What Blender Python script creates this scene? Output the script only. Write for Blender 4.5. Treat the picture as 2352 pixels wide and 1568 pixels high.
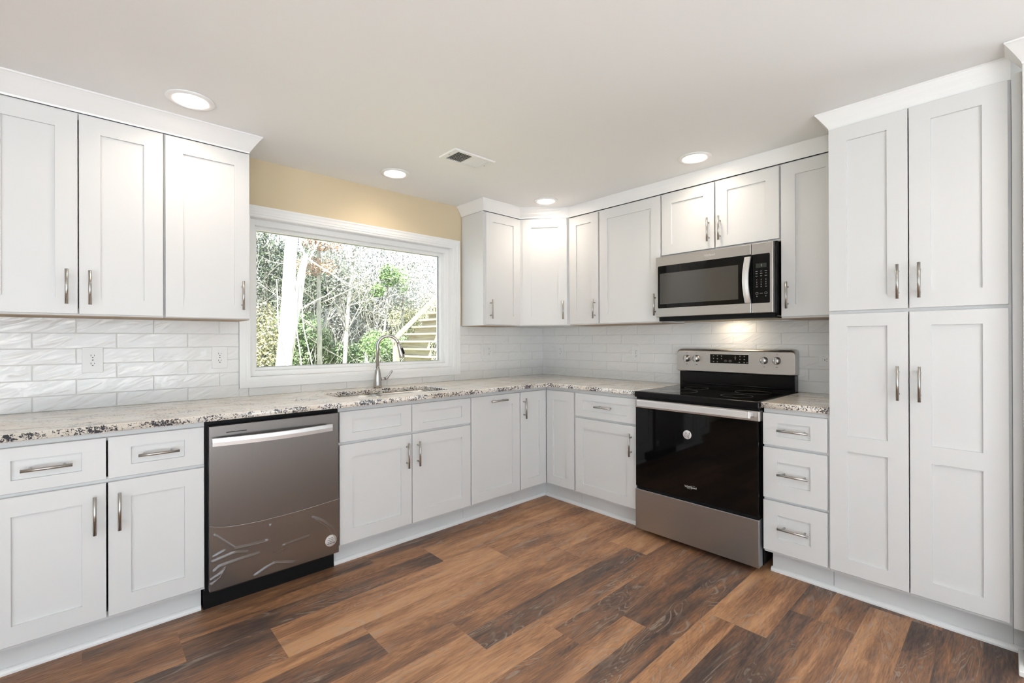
import bpy, bmesh, math, random
from mathutils import Matrix, Vector
random.seed(7)
for o in list(bpy.data.objects): bpy.data.objects.remove(o)
SC = bpy.context.scene
COL = SC.collection

# ------------------------------------------------------------------ camera
CP = Vector((-3.2555, -3.0840, 1.2366)); A0 = 0.8261; PT = 0.0011; RL = 0.0032; FPX = 1062.63
fw = Vector((math.cos(A0), math.sin(A0), 0)); rt = Vector((math.sin(A0), -math.cos(A0), 0)); up = Vector((0, 0, 1))
fwd = fw*math.cos(PT) + up*math.sin(PT); up2 = -fw*math.sin(PT) + up*math.cos(PT)
cr = rt*math.cos(RL) - up2*math.sin(RL); cu = rt*math.sin(RL) + up2*math.cos(RL)
cd = bpy.data.cameras.new('camera'); cam = bpy.data.objects.new('camera', cd); COL.objects.link(cam)
cd.sensor_width = 36; cd.lens = 36*FPX/2352
cd.shift_x = 0.476/2352; cd.shift_y = -4.2/2352; cd.clip_start = 0.02
M = Matrix((cr, cu, -fwd)).transposed().to_4x4(); M.translation = CP
cam.matrix_world = M
SC.camera = cam

# ------------------------------------------------------------------ world, sun, exposure
SC.view_settings.view_transform = 'Standard'; SC.view_settings.look = 'None'
SC.view_settings.gamma = 1; SC.view_settings.use_curve_mapping = False
SC.view_settings.exposure = 1.27
SKY = 1.15; SUN = 10.0; LAMP = 8.0; CANW = 0.62; HOOD = 8.0
w = bpy.data.worlds.new('sky'); SC.world = w; w.use_nodes = True
bg = w.node_tree.nodes['Background']; bg.inputs[0].default_value = (0.74, 0.87, 1.0, 1); bg.inputs[1].default_value = SKY
sd = bpy.data.lights.new('sun', 'SUN'); sd.energy = SUN; sd.angle = math.radians(1.5); sd.color = (1, .975, .93)
so = bpy.data.objects.new('sun', sd); COL.objects.link(so); so.location = (-8, -4, 12)
so.rotation_euler = Vector((.42, .48, -.77)).to_track_quat('-Z', 'Y').to_euler()

# ------------------------------------------------------------------ materials
def new_mat(n):
    m = bpy.data.materials.new(n); m.use_nodes = True
    nt = m.node_tree; return m, nt, nt.nodes['Principled BSDF']
def P(n, col, rough=.5, metal=0, **k):
    m, nt, b = new_mat(n)
    b.inputs['Base Color'].default_value = (*col, 1); b.inputs['Roughness'].default_value = rough; b.inputs['Metallic'].default_value = metal
    for a, v in k.items(): b.inputs[a].default_value = v
    return m
def N(nt, t, **k):
    n = nt.nodes.new(t)
    for a, v in k.items(): setattr(n, a, v)
    return n
def math_n(nt, op, a, b=None, c=None):
    n = N(nt, 'ShaderNodeMath', operation=op)
    for i, v in enumerate((a, b, c)):
        if v is None: continue
        if isinstance(v, (int, float)): n.inputs[i].default_value = v
        else: nt.links.new(v, n.inputs[i])
    return n.outputs[0]
def mapping(nt, scale, src='Object', loc=None, rot=None):
    tc = N(nt, 'ShaderNodeTexCoord'); mp = N(nt, 'ShaderNodeMapping')
    nt.links.new(tc.outputs[src], mp.inputs[0]); mp.inputs['Scale'].default_value = scale
    if rot: mp.inputs['Rotation'].default_value = rot
    return mp.outputs[0]
def noise(nt, vec, scale=5, detail=3, rough=.5, dist=0):
    n = N(nt, 'ShaderNodeTexNoise'); nt.links.new(vec, n.inputs['Vector'])
    n.inputs['Scale'].default_value = scale; n.inputs['Detail'].default_value = detail; n.inputs['Roughness'].default_value = rough
    n.inputs['Distortion'].default_value = dist
    return n.outputs[0]
def ramp(nt, fac, stops, interp='LINEAR'):
    r = N(nt, 'ShaderNodeValToRGB'); r.color_ramp.interpolation = interp
    el = r.color_ramp.elements
    while len(el) > 1: el.remove(el[-1])
    el[0].position = stops[0][0]; el[0].color = (*stops[0][1], 1)
    for p, c in stops[1:]:
        e = el.new(p); e.color = (*c, 1)
    nt.links.new(fac, r.inputs[0]); return r.outputs[0]
def mix(nt, fac, a, b):
    n = N(nt, 'ShaderNodeMix', data_type='RGBA')
    for i, v in ((0, fac), (6, a), (7, b)):
        if isinstance(v, (int, float)): n.inputs[i].default_value = v
        elif isinstance(v, tuple): n.inputs[i].default_value = (*v, 1)
        else: nt.links.new(v, n.inputs[i])
    return n.outputs[2]
def bump(nt, b, h, strength=.2, dist=.01):
    n = N(nt, 'ShaderNodeBump'); n.inputs['Strength'].default_value = strength; n.inputs['Distance'].default_value = dist
    nt.links.new(h, n.inputs['Height']); nt.links.new(n.outputs[0], b.inputs['Normal'])

WHITE = P('cabinet_white', (.735, .737, .73), .38)
TRIM = P('trim_white', (.88, .882, .875), .35)
NICKEL = P('brushed_nickel', (.50, .485, .46), .30, 1)
NICKEL_D = P('brushed_nickel_faucet', (.52, .50, .475), .26, 1)
BLACK = P('black_enamel', (.004, .004, .0045), .20, **{'Specular IOR Level': .25})
BLACKMATTE = P('black_plastic', (.006, .006, .0065), .5, **{'Specular IOR Level': .2})
BGLASS = P('black_glass', (.003, .003, .003), .04, **{'Specular IOR Level': .28})
CERAMIC = P('cooktop_glass', (.004, .004, .004), .05)
PLASTIC = P('white_plastic', (.80, .80, .79), .35)
SLOT = P('dark_slot', (.02, .018, .016), .6)
INK = P('grey_ink', (.14, .14, .14), .6)
INKL = P('pale_ink', (.42, .42, .42), .5)
PAPER = P('sticker_paper', (.74, .70, .68), .5)
LOGO = P('logo_silver', (.66, .65, .63), .35)
LOGOD = P('logo_dark', (.10, .09, .085), .4)
DISPLAY = P('display_glass', (.035, .04, .035), .12)
PLY = P('bare_plywood', (.42, .33, .24), .7)
CARC = P('cabinet_inside', (.55, .52, .47), .6)

m, nt, b = new_mat('ceiling_paint'); CEIL = m
b.inputs['Base Color'].default_value = (.90, .905, .905, 1); b.inputs['Roughness'].default_value = .9
bump(nt, b, noise(nt, mapping(nt, (1, 1, 1)), 260, 3), .06, .003)
m, nt, b = new_mat('tan_wall_paint'); TAN = m
b.inputs['Base Color'].default_value = (.70, .585, .40, 1); b.inputs['Roughness'].default_value = .85
bump(nt, b, noise(nt, mapping(nt, (1, 1, 1)), 240, 3), .05, .003)
WALLW = P('white_wall_paint', (.74, .73, .70), .85)

def steel(name, col, rough, axis):
    m, nt, b = new_mat(name); b.inputs['Metallic'].default_value = 1
    sc = (2, 2, 900) if axis == 'z' else (900, 900, 2)
    n = noise(nt, mapping(nt, sc), 1, 2)
    nt.links.new(mix(nt, n, tuple(c*.92 for c in col), tuple(min(1, c*1.06) for c in col)), b.inputs['Base Color'])
    r = math_n(nt, 'MULTIPLY_ADD', n, .10, rough-.05); nt.links.new(r, b.inputs['Roughness'])
    bump(nt, b, n, .03, .001)
    b.inputs['Anisotropic'].default_value = .5
    return m
STEELC = steel('stainless_steel_drawer', (.46, .485, .51), .34, 'z')
STEEL = steel('stainless_steel', (.56, .535, .51), .32, 'z')
STEELV = steel('stainless_steel_vertical_grain', (.235, .222, .215), .36, 'x')
STEELL = steel('bright_stainless_steel', (.86, .855, .85), .42, 'z')
SINKM = P('sink_steel', (.78, .77, .75), .36, 1)

# subway tile: hand-made wavy glaze
m, nt, b = new_mat('glazed_tile'); TILE = m
at = N(nt, 'ShaderNodeAttribute', attribute_name='seed')
tc = N(nt, 'ShaderNodeTexCoord')
cmb = N(nt, 'ShaderNodeCombineXYZ')
sv = math_n(nt, 'MULTIPLY', at.outputs['Fac'], 37.0)
for i in range(3): nt.links.new(sv, cmb.inputs[i])
ad = N(nt, 'ShaderNodeVectorMath', operation='ADD'); nt.links.new(tc.outputs['Object'], ad.inputs[0]); nt.links.new(cmb.outputs[0], ad.inputs[1])
mr = N(nt, 'ShaderNodeMapping'); nt.links.new(ad.outputs[0], mr.inputs[0]); mr.inputs['Rotation'].default_value = (0, .42, 0)
mp = N(nt, 'ShaderNodeMapping'); nt.links.new(mr.outputs[0], mp.inputs[0]); mp.inputs['Scale'].default_value = (7, 7, 27)
n1 = noise(nt, mp.outputs[0], 1, 1.5, .45, 1.0)
b.inputs['Base Color'].default_value = (.83, .828, .815, 1); b.inputs['Roughness'].default_value = .09
bump(nt, b, n1, .75, .008)
GROUT = P('grout', (.72, .71, .69), .9)

# granite
m, nt, b = new_mat('granite'); GRAN = m
v1 = mapping(nt, (1, 1, 1))
big = noise(nt, v1, 4.5, 3, .55, .4)
basec = ramp(nt, big, [(.3, (.74, .645, .53)), (.5, (.79, .735, .655)), (.7, (.82, .80, .77))])
vein = noise(nt, mapping(nt, (5, 24, 24)), 1, 5, .62, .8)
vm = ramp(nt, vein, [(.54, (0, 0, 0)), (.64, (.5, .5, .5)), (.72, (.8, .8, .8))])
c1 = mix(nt, vm, basec, (.40, .37, .34))
fl = noise(nt, mapping(nt, (120, 120, 120)), 1, 3.5, .62, .8)
cl = noise(nt, mapping(nt, (8, 8, 8), ), 1, 2, .5)
fs = math_n(nt, 'ADD', fl, math_n(nt, 'MULTIPLY', math_n(nt, 'SUBTRACT', cl, .5), .55))
geo = N(nt, 'ShaderNodeNewGeometry'); sx = N(nt, 'ShaderNodeSeparateXYZ'); nt.links.new(geo.outputs['True Normal'], sx.inputs[0])
nz = math_n(nt, 'ABSOLUTE', sx.outputs[2])
fs = math_n(nt, 'ADD', fs, math_n(nt, 'MULTIPLY', math_n(nt, 'SUBTRACT', 1.0, nz), .11))
thr = ramp(nt, fs, [(.61, (0, 0, 0)), (.67, (1, 1, 1))])
c2 = mix(nt, thr, c1, (.06, .06, .07))
ru = ramp(nt, noise(nt, mapping(nt, (30, 30, 30)), 1, 2), [(.66, (0, 0, 0)), (.72, (.7, .7, .7))])
c3 = mix(nt, ru, c2, (.20, .10, .06))
nt.links.new(c3, b.inputs['Base Color']); b.inputs['Roughness'].default_value = .09

# vinyl plank floor (per-plank tone and seed live on the mesh faces)
m, nt, b = new_mat('plank_floor'); FLOORM = m
tn = N(nt, 'ShaderNodeAttribute', attribute_name='tone').outputs['Fac']
sdv = N(nt, 'ShaderNodeAttribute', attribute_name='seed').outputs['Fac']
tc = N(nt, 'ShaderNodeTexCoord'); cmb = N(nt, 'ShaderNodeCombineXYZ')
for i, k in enumerate((31., 17., 53.)): nt.links.new(math_n(nt, 'MULTIPLY', sdv, k), cmb.inputs[i])
ad = N(nt, 'ShaderNodeVectorMath', operation='ADD'); nt.links.new(tc.outputs['Object'], ad.inputs[0]); nt.links.new(cmb.outputs[0], ad.inputs[1])
def fmap(s):
    mp = N(nt, 'ShaderNodeMapping'); nt.links.new(ad.outputs[0], mp.inputs[0]); mp.inputs['Scale'].default_value = s; return mp.outputs[0]
blot = noise(nt, fmap((1.6, 9, 1)), 1, 4, .6, .6)
ring = noise(nt, fmap((1.5, 7, 1)), 1, 2, .45, .9)
fine = noise(nt, fmap((14, 170, 1)), 1, 4, .7, .3)
sine = math_n(nt, 'SINE', math_n(nt, 'MULTIPLY', ring, 95.0))
tone = math_n(nt, 'ADD', tn, math_n(nt, 'MULTIPLY', math_n(nt, 'SUBTRACT', blot, .5), 1.55))
tone = math_n(nt, 'ADD', tone, math_n(nt, 'MULTIPLY', math_n(nt, 'SUBTRACT', fine, .5), 1.0))
tone = math_n(nt, 'ADD', tone, math_n(nt, 'MULTIPLY', sine, .05))
cc = ramp(nt, tone, [(.0, (.56, .315, .165)), (.25, (.43, .222, .112)), (.5, (.265, .132, .070)), (.75, (.135, .081, .058)), (1., (.062, .045, .040))])
lines = math_n(nt, 'MULTIPLY', math_n(nt, 'POWER', math_n(nt, 'MULTIPLY_ADD', sine, .5, .5), 5.0), math_n(nt, 'MULTIPLY', math_n(nt, 'GREATER_THAN', fine, .45), .55))
msk = ramp(nt, noise(nt, fmap((2.2, 11, 1)), 1, 2, .5), [(.48, (0, 0, 0)), (.60, (1, 1, 1))])
lines = math_n(nt, 'MULTIPLY', lines, msk)
cc = mix(nt, lines, cc, (.46, .37, .29))
nt.links.new(cc, b.inputs['Base Color'])
nt.links.new(math_n(nt, 'MULTIPLY_ADD', fine, .2, .36), b.inputs['Roughness'])
bump(nt, b, math_n(nt, 'ADD', fine, math_n(nt, 'MULTIPLY', lines, .6)), .22, .002)

# clear pane
def clear(name, gloss, rough, tint=(1, 1, 1), fres=None):
    m = bpy.data.materials.new(name); m.use_nodes = True; nt = m.node_tree; nt.nodes.clear()
    out = N(nt, 'ShaderNodeOutputMaterial'); mx = N(nt, 'ShaderNodeMixShader'); t = N(nt, 'ShaderNodeBsdfTransparent'); g = N(nt, 'ShaderNodeBsdfGlossy')
    t.inputs[0].default_value = (*tint, 1); g.inputs['Roughness'].default_value = rough
    if fres:
        f = N(nt, 'ShaderNodeFresnel'); f.inputs[0].default_value = fres; nt.links.new(f.outputs[0], mx.inputs[0])
    else: mx.inputs[0].default_value = gloss
    nt.links.new(t.outputs[0], mx.inputs[1]); nt.links.new(g.outputs[0], mx.inputs[2]); nt.links.new(mx.outputs[0], out.inputs[0])
    return m
GLASS = clear('window_glass', 0, 0, (.97, .98, .98), 1.35)
FILM = clear('plastic_film', .10, .16)
FILME = clear('plastic_film_edge', .38, .3)
def emit(name, col, s):
    m = bpy.data.materials.new(name); m.use_nodes = True; nt = m.node_tree; nt.nodes.clear()
    out = N(nt, 'ShaderNodeOutputMaterial'); e = N(nt, 'ShaderNodeEmission'); e.inputs[0].default_value = (*col, 1); e.inputs[1].default_value = s
    nt.links.new(e.outputs[0], out.inputs[0]); return m
LENS = emit('lamp_lens', (1, .85, .70), LAMP)
HOODLAMP = emit('hood_lamp_lens', (1, .82, .60), HOOD)

# ------------------------------------------------------------------ geometry helpers
FR = {'A': (0, 0, 0), 'B': (0, 0, -math.pi/2)}
d0 = Vector((-.594, -.304)); d1 = Vector((-.345, -.617))
FR['D'] = (d0.x, d0.y, math.atan2(d1.y-d0.y, d1.x-d0.x))
class MB:
    """collects shapes in wall coordinates: s along the wall to the right, d out of the wall, z up"""
    def __init__(self): self.bm = bmesh.new()
    def box(self, s0, s1, d0, d1, z0, z1, bev=0, seg=1):
        r = bmesh.ops.create_cube(self.bm, size=1)
        vs = r['verts']
        for v in vs:
            v.co = Vector(((s0+s1)/2 + v.co.x*(s1-s0), -((d0+d1)/2 + v.co.y*(d1-d0)), (z0+z1)/2 + v.co.z*(z1-z0)))
        fs = list({f for v in vs for f in v.link_faces})
        bmesh.ops.reverse_faces(self.bm, faces=fs)
        if bev:
            es = list({e for v in vs for e in v.link_edges})
            bmesh.ops.bevel(self.bm, geom=es, offset=bev, segments=seg, affect='EDGES', profile=.5)
        return self
    def quad(self, pts):
        self.bm.faces.new([self.bm.verts.new(Vector((p[0], -p[1], p[2]))) for p in pts]); return self
    def tube(self, pts, rad, n=12, cap=True):
        """pts in wall coordinates"""
        pts = [Vector((p[0], -p[1], p[2])) for p in pts]
        if isinstance(rad, (int, float)): rad = [rad]*len(pts)
        rings = []; ref = None
        for i, p in enumerate(pts):
            t = (pts[min(i+1, len(pts)-1)] - pts[max(i-1, 0)]).normalized()
            if ref is None:
                ref = t.cross(Vector((0, 0, 1))) if abs(t.z) < .9 else t.cross(Vector((1, 0, 0)))
            ref = (ref - t*ref.dot(t)).normalized(); bi = t.cross(ref)
            rings.append([self.bm.verts.new(p + (ref*math.cos(2*math.pi*k/n) + bi*math.sin(2*math.pi*k/n))*rad[i]) for k in range(n)])
        for a, b_ in zip(rings, rings[1:]):
            for k in range(n):
                f = self.bm.faces.new([a[k], a[(k+1) % n], b_[(k+1) % n], b_[k]]); f.smooth = n > 6
        if cap:
            for rr in (rings[0][::-1], rings[-1]): self.bm.faces.new(rr)
        return self
    def lathe(self, c, prof, n=40, axis='z'):
        """prof: (radius, height) along axis from centre c"""
        c = Vector((c[0], -c[1], c[2])); rings = []
        for r, h in prof:
            ring = []
            for k in range(n):
                a = 2*math.pi*k/n; x, y = r*math.cos(a), r*math.sin(a)
                q = Vector((x, y, h)) if axis == 'z' else (Vector((x, -h, y)))   # axis 'd': out of the wall
                ring.append(self.bm.verts.new(c + q))
            rings.append(ring)
        for a, b_ in zip(rings, rings[1:]):
            for k in range(n):
                f = self.bm.faces.new([a[k], a[(k+1) % n], b_[(k+1) % n], b_[k]]); f.smooth = True
        for rr in (rings[0][::-1], rings[-1]):
            if (rr[0].co - rr[n//2].co).length > 1e-6: self.bm.faces.new(rr)
        return self
    def prism(self, poly, d0, d1):
        """poly: list of (s, z) extruded from d0 to d1"""
        a = [self.bm.verts.new(Vector((s, -d0, z))) for s, z in poly]; b_ = [self.bm.verts.new(Vector((s, -d1, z))) for s, z in poly]
        n = len(poly)
        self.bm.faces.new(a); self.bm.faces.new(b_[::-1])
        for k in range(n): self.bm.faces.new([a[k], b_[k], b_[(k+1) % n], a[(k+1) % n]])
        return self
    def text(self, s, size, loc, rotz=0, flat=.0006, tilt=0, align='CENTER'):
        cu_ = bpy.data.curves.new('t', 'FONT'); cu_.body = s; cu_.size = size; cu_.extrude = flat; cu_.align_x = align; cu_.align_y = 'CENTER'; cu_.resolution_u = 2
        o = bpy.data.objects.new('t', cu_); COL.objects.link(o)
        bpy.context.view_layer.update()
        me = bpy.data.meshes.new_from_object(o.evaluated_get(bpy.context.evaluated_depsgraph_get()))
        R = Matrix.Translation(Vector((loc[0], -loc[1], loc[2]))) @ Matrix.Rotation(math.pi/2, 4, 'X') @ Matrix.Rotation(rotz, 4, 'Z')
        me.transform(R); self.bm.from_mesh(me)
        bpy.data.objects.remove(o); bpy.data.curves.remove(cu_); bpy.data.meshes.remove(me)
        return self
    def ring(self, loc, rx, rz, t, tilt=0, n=40, a0=0, a1=2*math.pi):
        pts = []
        for k in range(n+1):
            a = a0 + (a1-a0)*k/n; x, z = rx*math.cos(a), rz*math.sin(a)
            pts.append((loc[0]+x*math.cos(tilt)-z*math.sin(tilt), loc[1], loc[2]+x*math.sin(tilt)+z*math.cos(tilt)))
        return self.tube(pts, t, 5)
ORG = {}
def props(o, label=None, cat=None, group=None, kind=None):
    for k, v in (('label', label), ('category', cat), ('group', group), ('kind', kind)):
        if v: o[k] = v
    return o
def thing(name, label, cat, fr, s, d, z, group=None):
    ox, oy, an = FR[fr]
    o = bpy.data.objects.new(name, None); COL.objects.link(o); o.empty_display_size = .05
    p = Matrix.Rotation(an, 2) @ Vector((s, -d))
    o.location = (ox+p.x, oy+p.y, z); o.rotation_euler = (0, 0, an)
    ORG[o.name] = Vector((s, -d, z)); return props(o, label, cat, group)
def part(name, mb, mat, parent, label=None):
    me = bpy.data.meshes.new(name); bm = mb.bm
    bmesh.ops.recalc_face_normals(bm, faces=bm.faces[:])
    bmesh.ops.translate(bm, verts=bm.verts[:], vec=-ORG[parent.name]); bm.to_mesh(me); bm.free()
    for mm in (mat if isinstance(mat, list) else [mat]): me.materials.append(mm)
    o = bpy.data.objects.new(name, me); COL.objects.link(o); o.parent = parent; ORG[o.name] = ORG[parent.name]
    if label: o['label'] = label
    return o
def solid(name, mb, mat, fr='A', at=(0, 0, 0), recalc=True, **k):
    """a top-level thing that is one mesh"""
    ox, oy, an = FR[fr]
    me = bpy.data.meshes.new(name); bm = mb.bm
    if recalc: bmesh.ops.recalc_face_normals(bm, faces=bm.faces[:])
    og = Vector((at[0], -at[1], at[2])); bmesh.ops.translate(bm, verts=bm.verts[:], vec=-og); bm.to_mesh(me); bm.free()
    for mm in (mat if isinstance(mat, list) else [mat]): me.materials.append(mm)
    o = bpy.data.objects.new(name, me); COL.objects.link(o)
    p = Matrix.Rotation(an, 2) @ Vector((og.x, og.y)); o.location = (ox+p.x, oy+p.y, og.z); o.rotation_euler = (0, 0, an)
    ORG[o.name] = og
    return props(o, **k)

# ------------------------------------------------------------------ shell
ZC = 2.3292; XL, YR = -5.6, -5.2
mb = MB()  # floor, one face per plank strip
bm = mb.bm
tl = bm.faces.layers.float.new('tone'); sl = bm.faces.layers.float.new('seed')
TAB = {(-1, -2.08): [(1, .5)], (-1, -.89): [(1, .42)],
 (0, -2.97): [(1, .42)], (0, -1.78): [(.4, .38), (.6, .82)], (0, -.59): [(.5, .25), (.5, .3)],
 (1, -2.67): [(.6, .88), (.4, .72)], (1, -1.48): [(.4, .24), (.6, .10)], (1, -.29): [(.5, .36), (.5, .32)],
 (2, -2.38): [(.3, .32), (.7, .72)], (2, -1.19): [(.5, .25), (.5, .34)], (2, 0): [(.5, .2), (.5, .36)],
 (3, -2.08): [(.45, .48), (.55, .12)], (3, -.89): [(.45, .34), (.55, .80)], (3, .3): [(1, .28)],
 (4, -1.78): [(.6, .18), (.4, .5)], (4, -.59): [(.4, .45), (.6, .62)],
 (5, -1.48): [(.45, .32), (.55, .72)], (5, -.29): [(.5, .68), (.5, .78)],
 (6, -1.19): [(.5, .14), (.5, .82)], (6, 0): [(1, .2)],
 (7, -.89): [(.45, .78), (.55, .46)], (7, .3): [(.45, .82), (.55, .38)],
 (8, -.59): [(.6, .34), (.4, .66)], (8, .6): [(.5, .72), (.5, .5)], (9, -.29): [(.5, .85), (.5, .78)]}
for k in range(-3, 20):
    yt, yb = -.671-.2449*k, -.671-.2449*(k+1)
    x0 = -1.78+.2975*k
    n0 = math.floor((XL-x0)/1.19)
    for n in range(n0, n0+8):
        xa, xb = x0+1.19*n, x0+1.19*(n+1)
        xa, xb2 = max(xa, XL), min(xb, .0)
        if xb2-xa < .01 or yt < YR: continue
        st = next((v for (kk, xr), v in TAB.items() if kk == k and abs(xr-xb) < .05), None)
        if not st: st = random.choice([[(1, .3)], [(.5, .3), (.5, .75)], [(1, .5)], [(.4, .7), (.6, .3)], [(1, .2)]])
        ya = min(yt, 0.)
        ybl = max(yb, YR)
        h = yt-yb; y = yt
        for fr_, tn_ in st:
            yc = max(y-h*fr_, ybl); yy = min(y, 0.)
            if yy > yc:
                f = bm.faces.new([bm.verts.new((p[0], p[1], 0)) for p in ((xa, yc), (xb2, yc), (xb2, yy), (xa, yy))])
                f[tl] = .5+(tn_-.5)*.78+random.uniform(-.05, .05); f[sl] = random.random()
            y = yc
solid('floor', mb, FLOORM, label='brown wood plank floor with mixed light and dark boards', cat='floor', kind='structure')
mb = MB()   # base under planks and thin bevel lines
mb.box(XL-.15, .15, -.16, -YR+.15, -.15, -.002)
solid('floor_1', mb, SLOT, label='dark floor slab below the planks', cat='floor', kind='structure')
mb = MB(); mb.box(XL-.15, .15, -.16, -YR+.15, ZC, ZC+.15)
solid('ceiling', mb, CEIL, label='flat white ceiling with recessed lights', cat='ceiling', kind='structure')
# window wall with opening
WX0, WX1, WZ0, WZ1 = -2.536, -1.067, 1.017, 1.985
mb = MB()
mb.box(XL-.15, WX0, -.16, 0, 0, ZC); mb.box(WX1, 0, -.16, 0, 0, ZC); mb.box(WX0, WX1, -.16, 0, 0, WZ0); mb.box(WX0, WX1, -.16, 0, WZ1, ZC)
solid('wall_back', mb, TAN, label='tan painted wall around the kitchen window', cat='wall', kind='structure')
mb = MB()
for a_, b_, z_ in ((0, 3.75, 0), (5.0, -YR, 0), (3.75, 5.0, 2.15)): mb.box(a_, b_, -.15, 0, z_, ZC)  # unseen opening near the rear, added to bring daylight to the corner
solid('wall_right', mb, TAN, 'B', label='kitchen wall behind the range and tall cabinets', cat='wall', kind='structure')
def holed(mb, a0, a1, b0, b1, o0, o1, oz0, oz1, plane):
    """wall with one opening; plane 'x': runs along y"""
    def bx(u0, u1, z0, z1):
        if u1-u0 < 1e-4 or z1-z0 < 1e-4: return
        if plane == 'x': mb.box(b0, b1, u0, u1, z0, z1)
        else: mb.box(u0, u1, b0, b1, z0, z1)
    bx(a0, o0, 0, ZC); bx(o1, a1, 0, ZC); bx(o0, o1, 0, oz0); bx(o0, o1, oz1, ZC)
mb = MB(); holed(mb, 0, -YR, XL-.15, XL, 2.75, 4.7, .0, 2.15, 'x')  # opening is out of view, added to let side daylight in
solid('wall_left', mb, WALLW, label='white side wall with a wide opening added for daylight', cat='wall', kind='structure')
mb = MB(); holed(mb, XL-.15, .15, -YR, -YR+.15, -5.2, -2.1, .0, 2.15, 'y')  # rear opening is invented as a daylight source behind the camera
solid('wall_front', mb, WALLW, label='white rear wall with a wide opening added for daylight', cat='wall', kind='structure')
mb = MB(); mb.box(XL-9, 4, -YR+.155, -YR+10, -.10, -.02); mb.box(XL-9, XL-.155, -3, -YR+.155, -.10, -.02); mb.box(.155, 9, 1.5, -YR+.155, -.10, -.02); mb.box(4, 9, -YR+.155, -YR+10, -.10, -.02)  # pale ground added outside the openings to bounce sunlight indoors
pt = MB(); pt.box(XL-1.6, .15, -YR+.155, -YR+1.75, ZC, ZC+.1); pt.box(XL-1.6, XL-.155, 1.5, -YR+.15, ZC, ZC+.1)  # unseen slabs added to keep direct sun from entering
solid('sun_block_1', pt, TRIM, label='added white slab blocking direct sun outside the rear and left openings', cat='sun block', kind='structure')
solid('bounce_patio', mb, P('bounce_concrete', (.80, .82, .84), .9), label='added pale patio bouncing sunlight in through the openings', cat='added patio', kind='structure')

# ------------------------------------------------------------------ window
win = thing('window_1', 'wide white picture window above the sink', 'window', 'A', -1.8, 0, 1.0); win['kind'] = 'structure'
def ringbox(mb, x0, x1, z0, z1, wl, wr, wb, wt, da, db, bev=0):
    """rectangular frame: outer rectangle minus borders, between depths da..db"""
    O = [(x0, z0), (x1, z0), (x1, z1), (x0, z1)]; I = [(x0+wl, z0+wb), (x1-wr, z0+wb), (x1-wr, z1-wt), (x0+wl, z1-wt)]
    bm = mb.bm
    V = {}
    for nm, L, d in (('oa', O, da), ('ob', O, db), ('ia', I, da), ('ib', I, db)): V[nm] = [bm.verts.new(Vector((x, -d, z))) for x, z in L]
    for k in range(4):
        j = (k+1) % 4
        for a, c in (('oa', 'ia'), ('ia', 'ib'), ('ib', 'ob'), ('ob', 'oa')): bm.faces.new([V[a][k], V[a][j], V[c][j], V[c][k]])
    return mb
mb = MB()   # stepped colonial casing
CX0, CX1, CZ0, CZ1 = -2.5935, -1.001, .959, 2.047
cw = (CX1-CX0-(WX1-WX0))/2
iw = [WX0-CX0, CX1-WX1, WZ0-CZ0, CZ1-WZ1]
for f0, f1, dd in ((0, .16, .019), (.16, .24, .0165), (.24, .55, .0145), (.55, .62, .012), (.62, .80, .0135), (.80, 1, .009)):
    l, r, bt, t = [x*f0 for x in iw]; l1, r1, b1, t1 = [x*(f1-f0) for x in iw]
    ringbox(mb, CX0+l, CX1-r, CZ0+bt, CZ1-t, l1, r1, b1, t1, 0.0005, dd)
part('casing', mb, TRIM, win)
mb = MB(); ringbox(mb, WX0, WX1, WZ0, WZ1, .004, .004, .004, .004, .004, -.16); part('jamb', mb, TRIM, win)
mb = MB(); ringbox(mb, WX0+.0045, WX1-.0045, WZ0+.0045, WZ1-.0045, .0375, .032, .0315, .0355, -.05, -.15); part('frame', mb, TRIM, win)
mb = MB(); ringbox(mb, -2.4938, -1.1037, 1.0532, 1.9448, .017, .0175, .019, .02, -.09, -.15); part('glazing_bead', mb, TRIM, win)
mb = MB(); ringbox(mb, -2.4765, -1.1215, 1.0725, 1.9246, .003, .006, .003, .003, -.122, -.13); part('spacer', mb, P('spacer_grey', (.30, .31, .32), .4), win)
mb = MB(); mb.box(-2.4765, -1.1215, -.134, -.131, 1.0725, 1.9246); part('pane', mb, GLASS, win)

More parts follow.
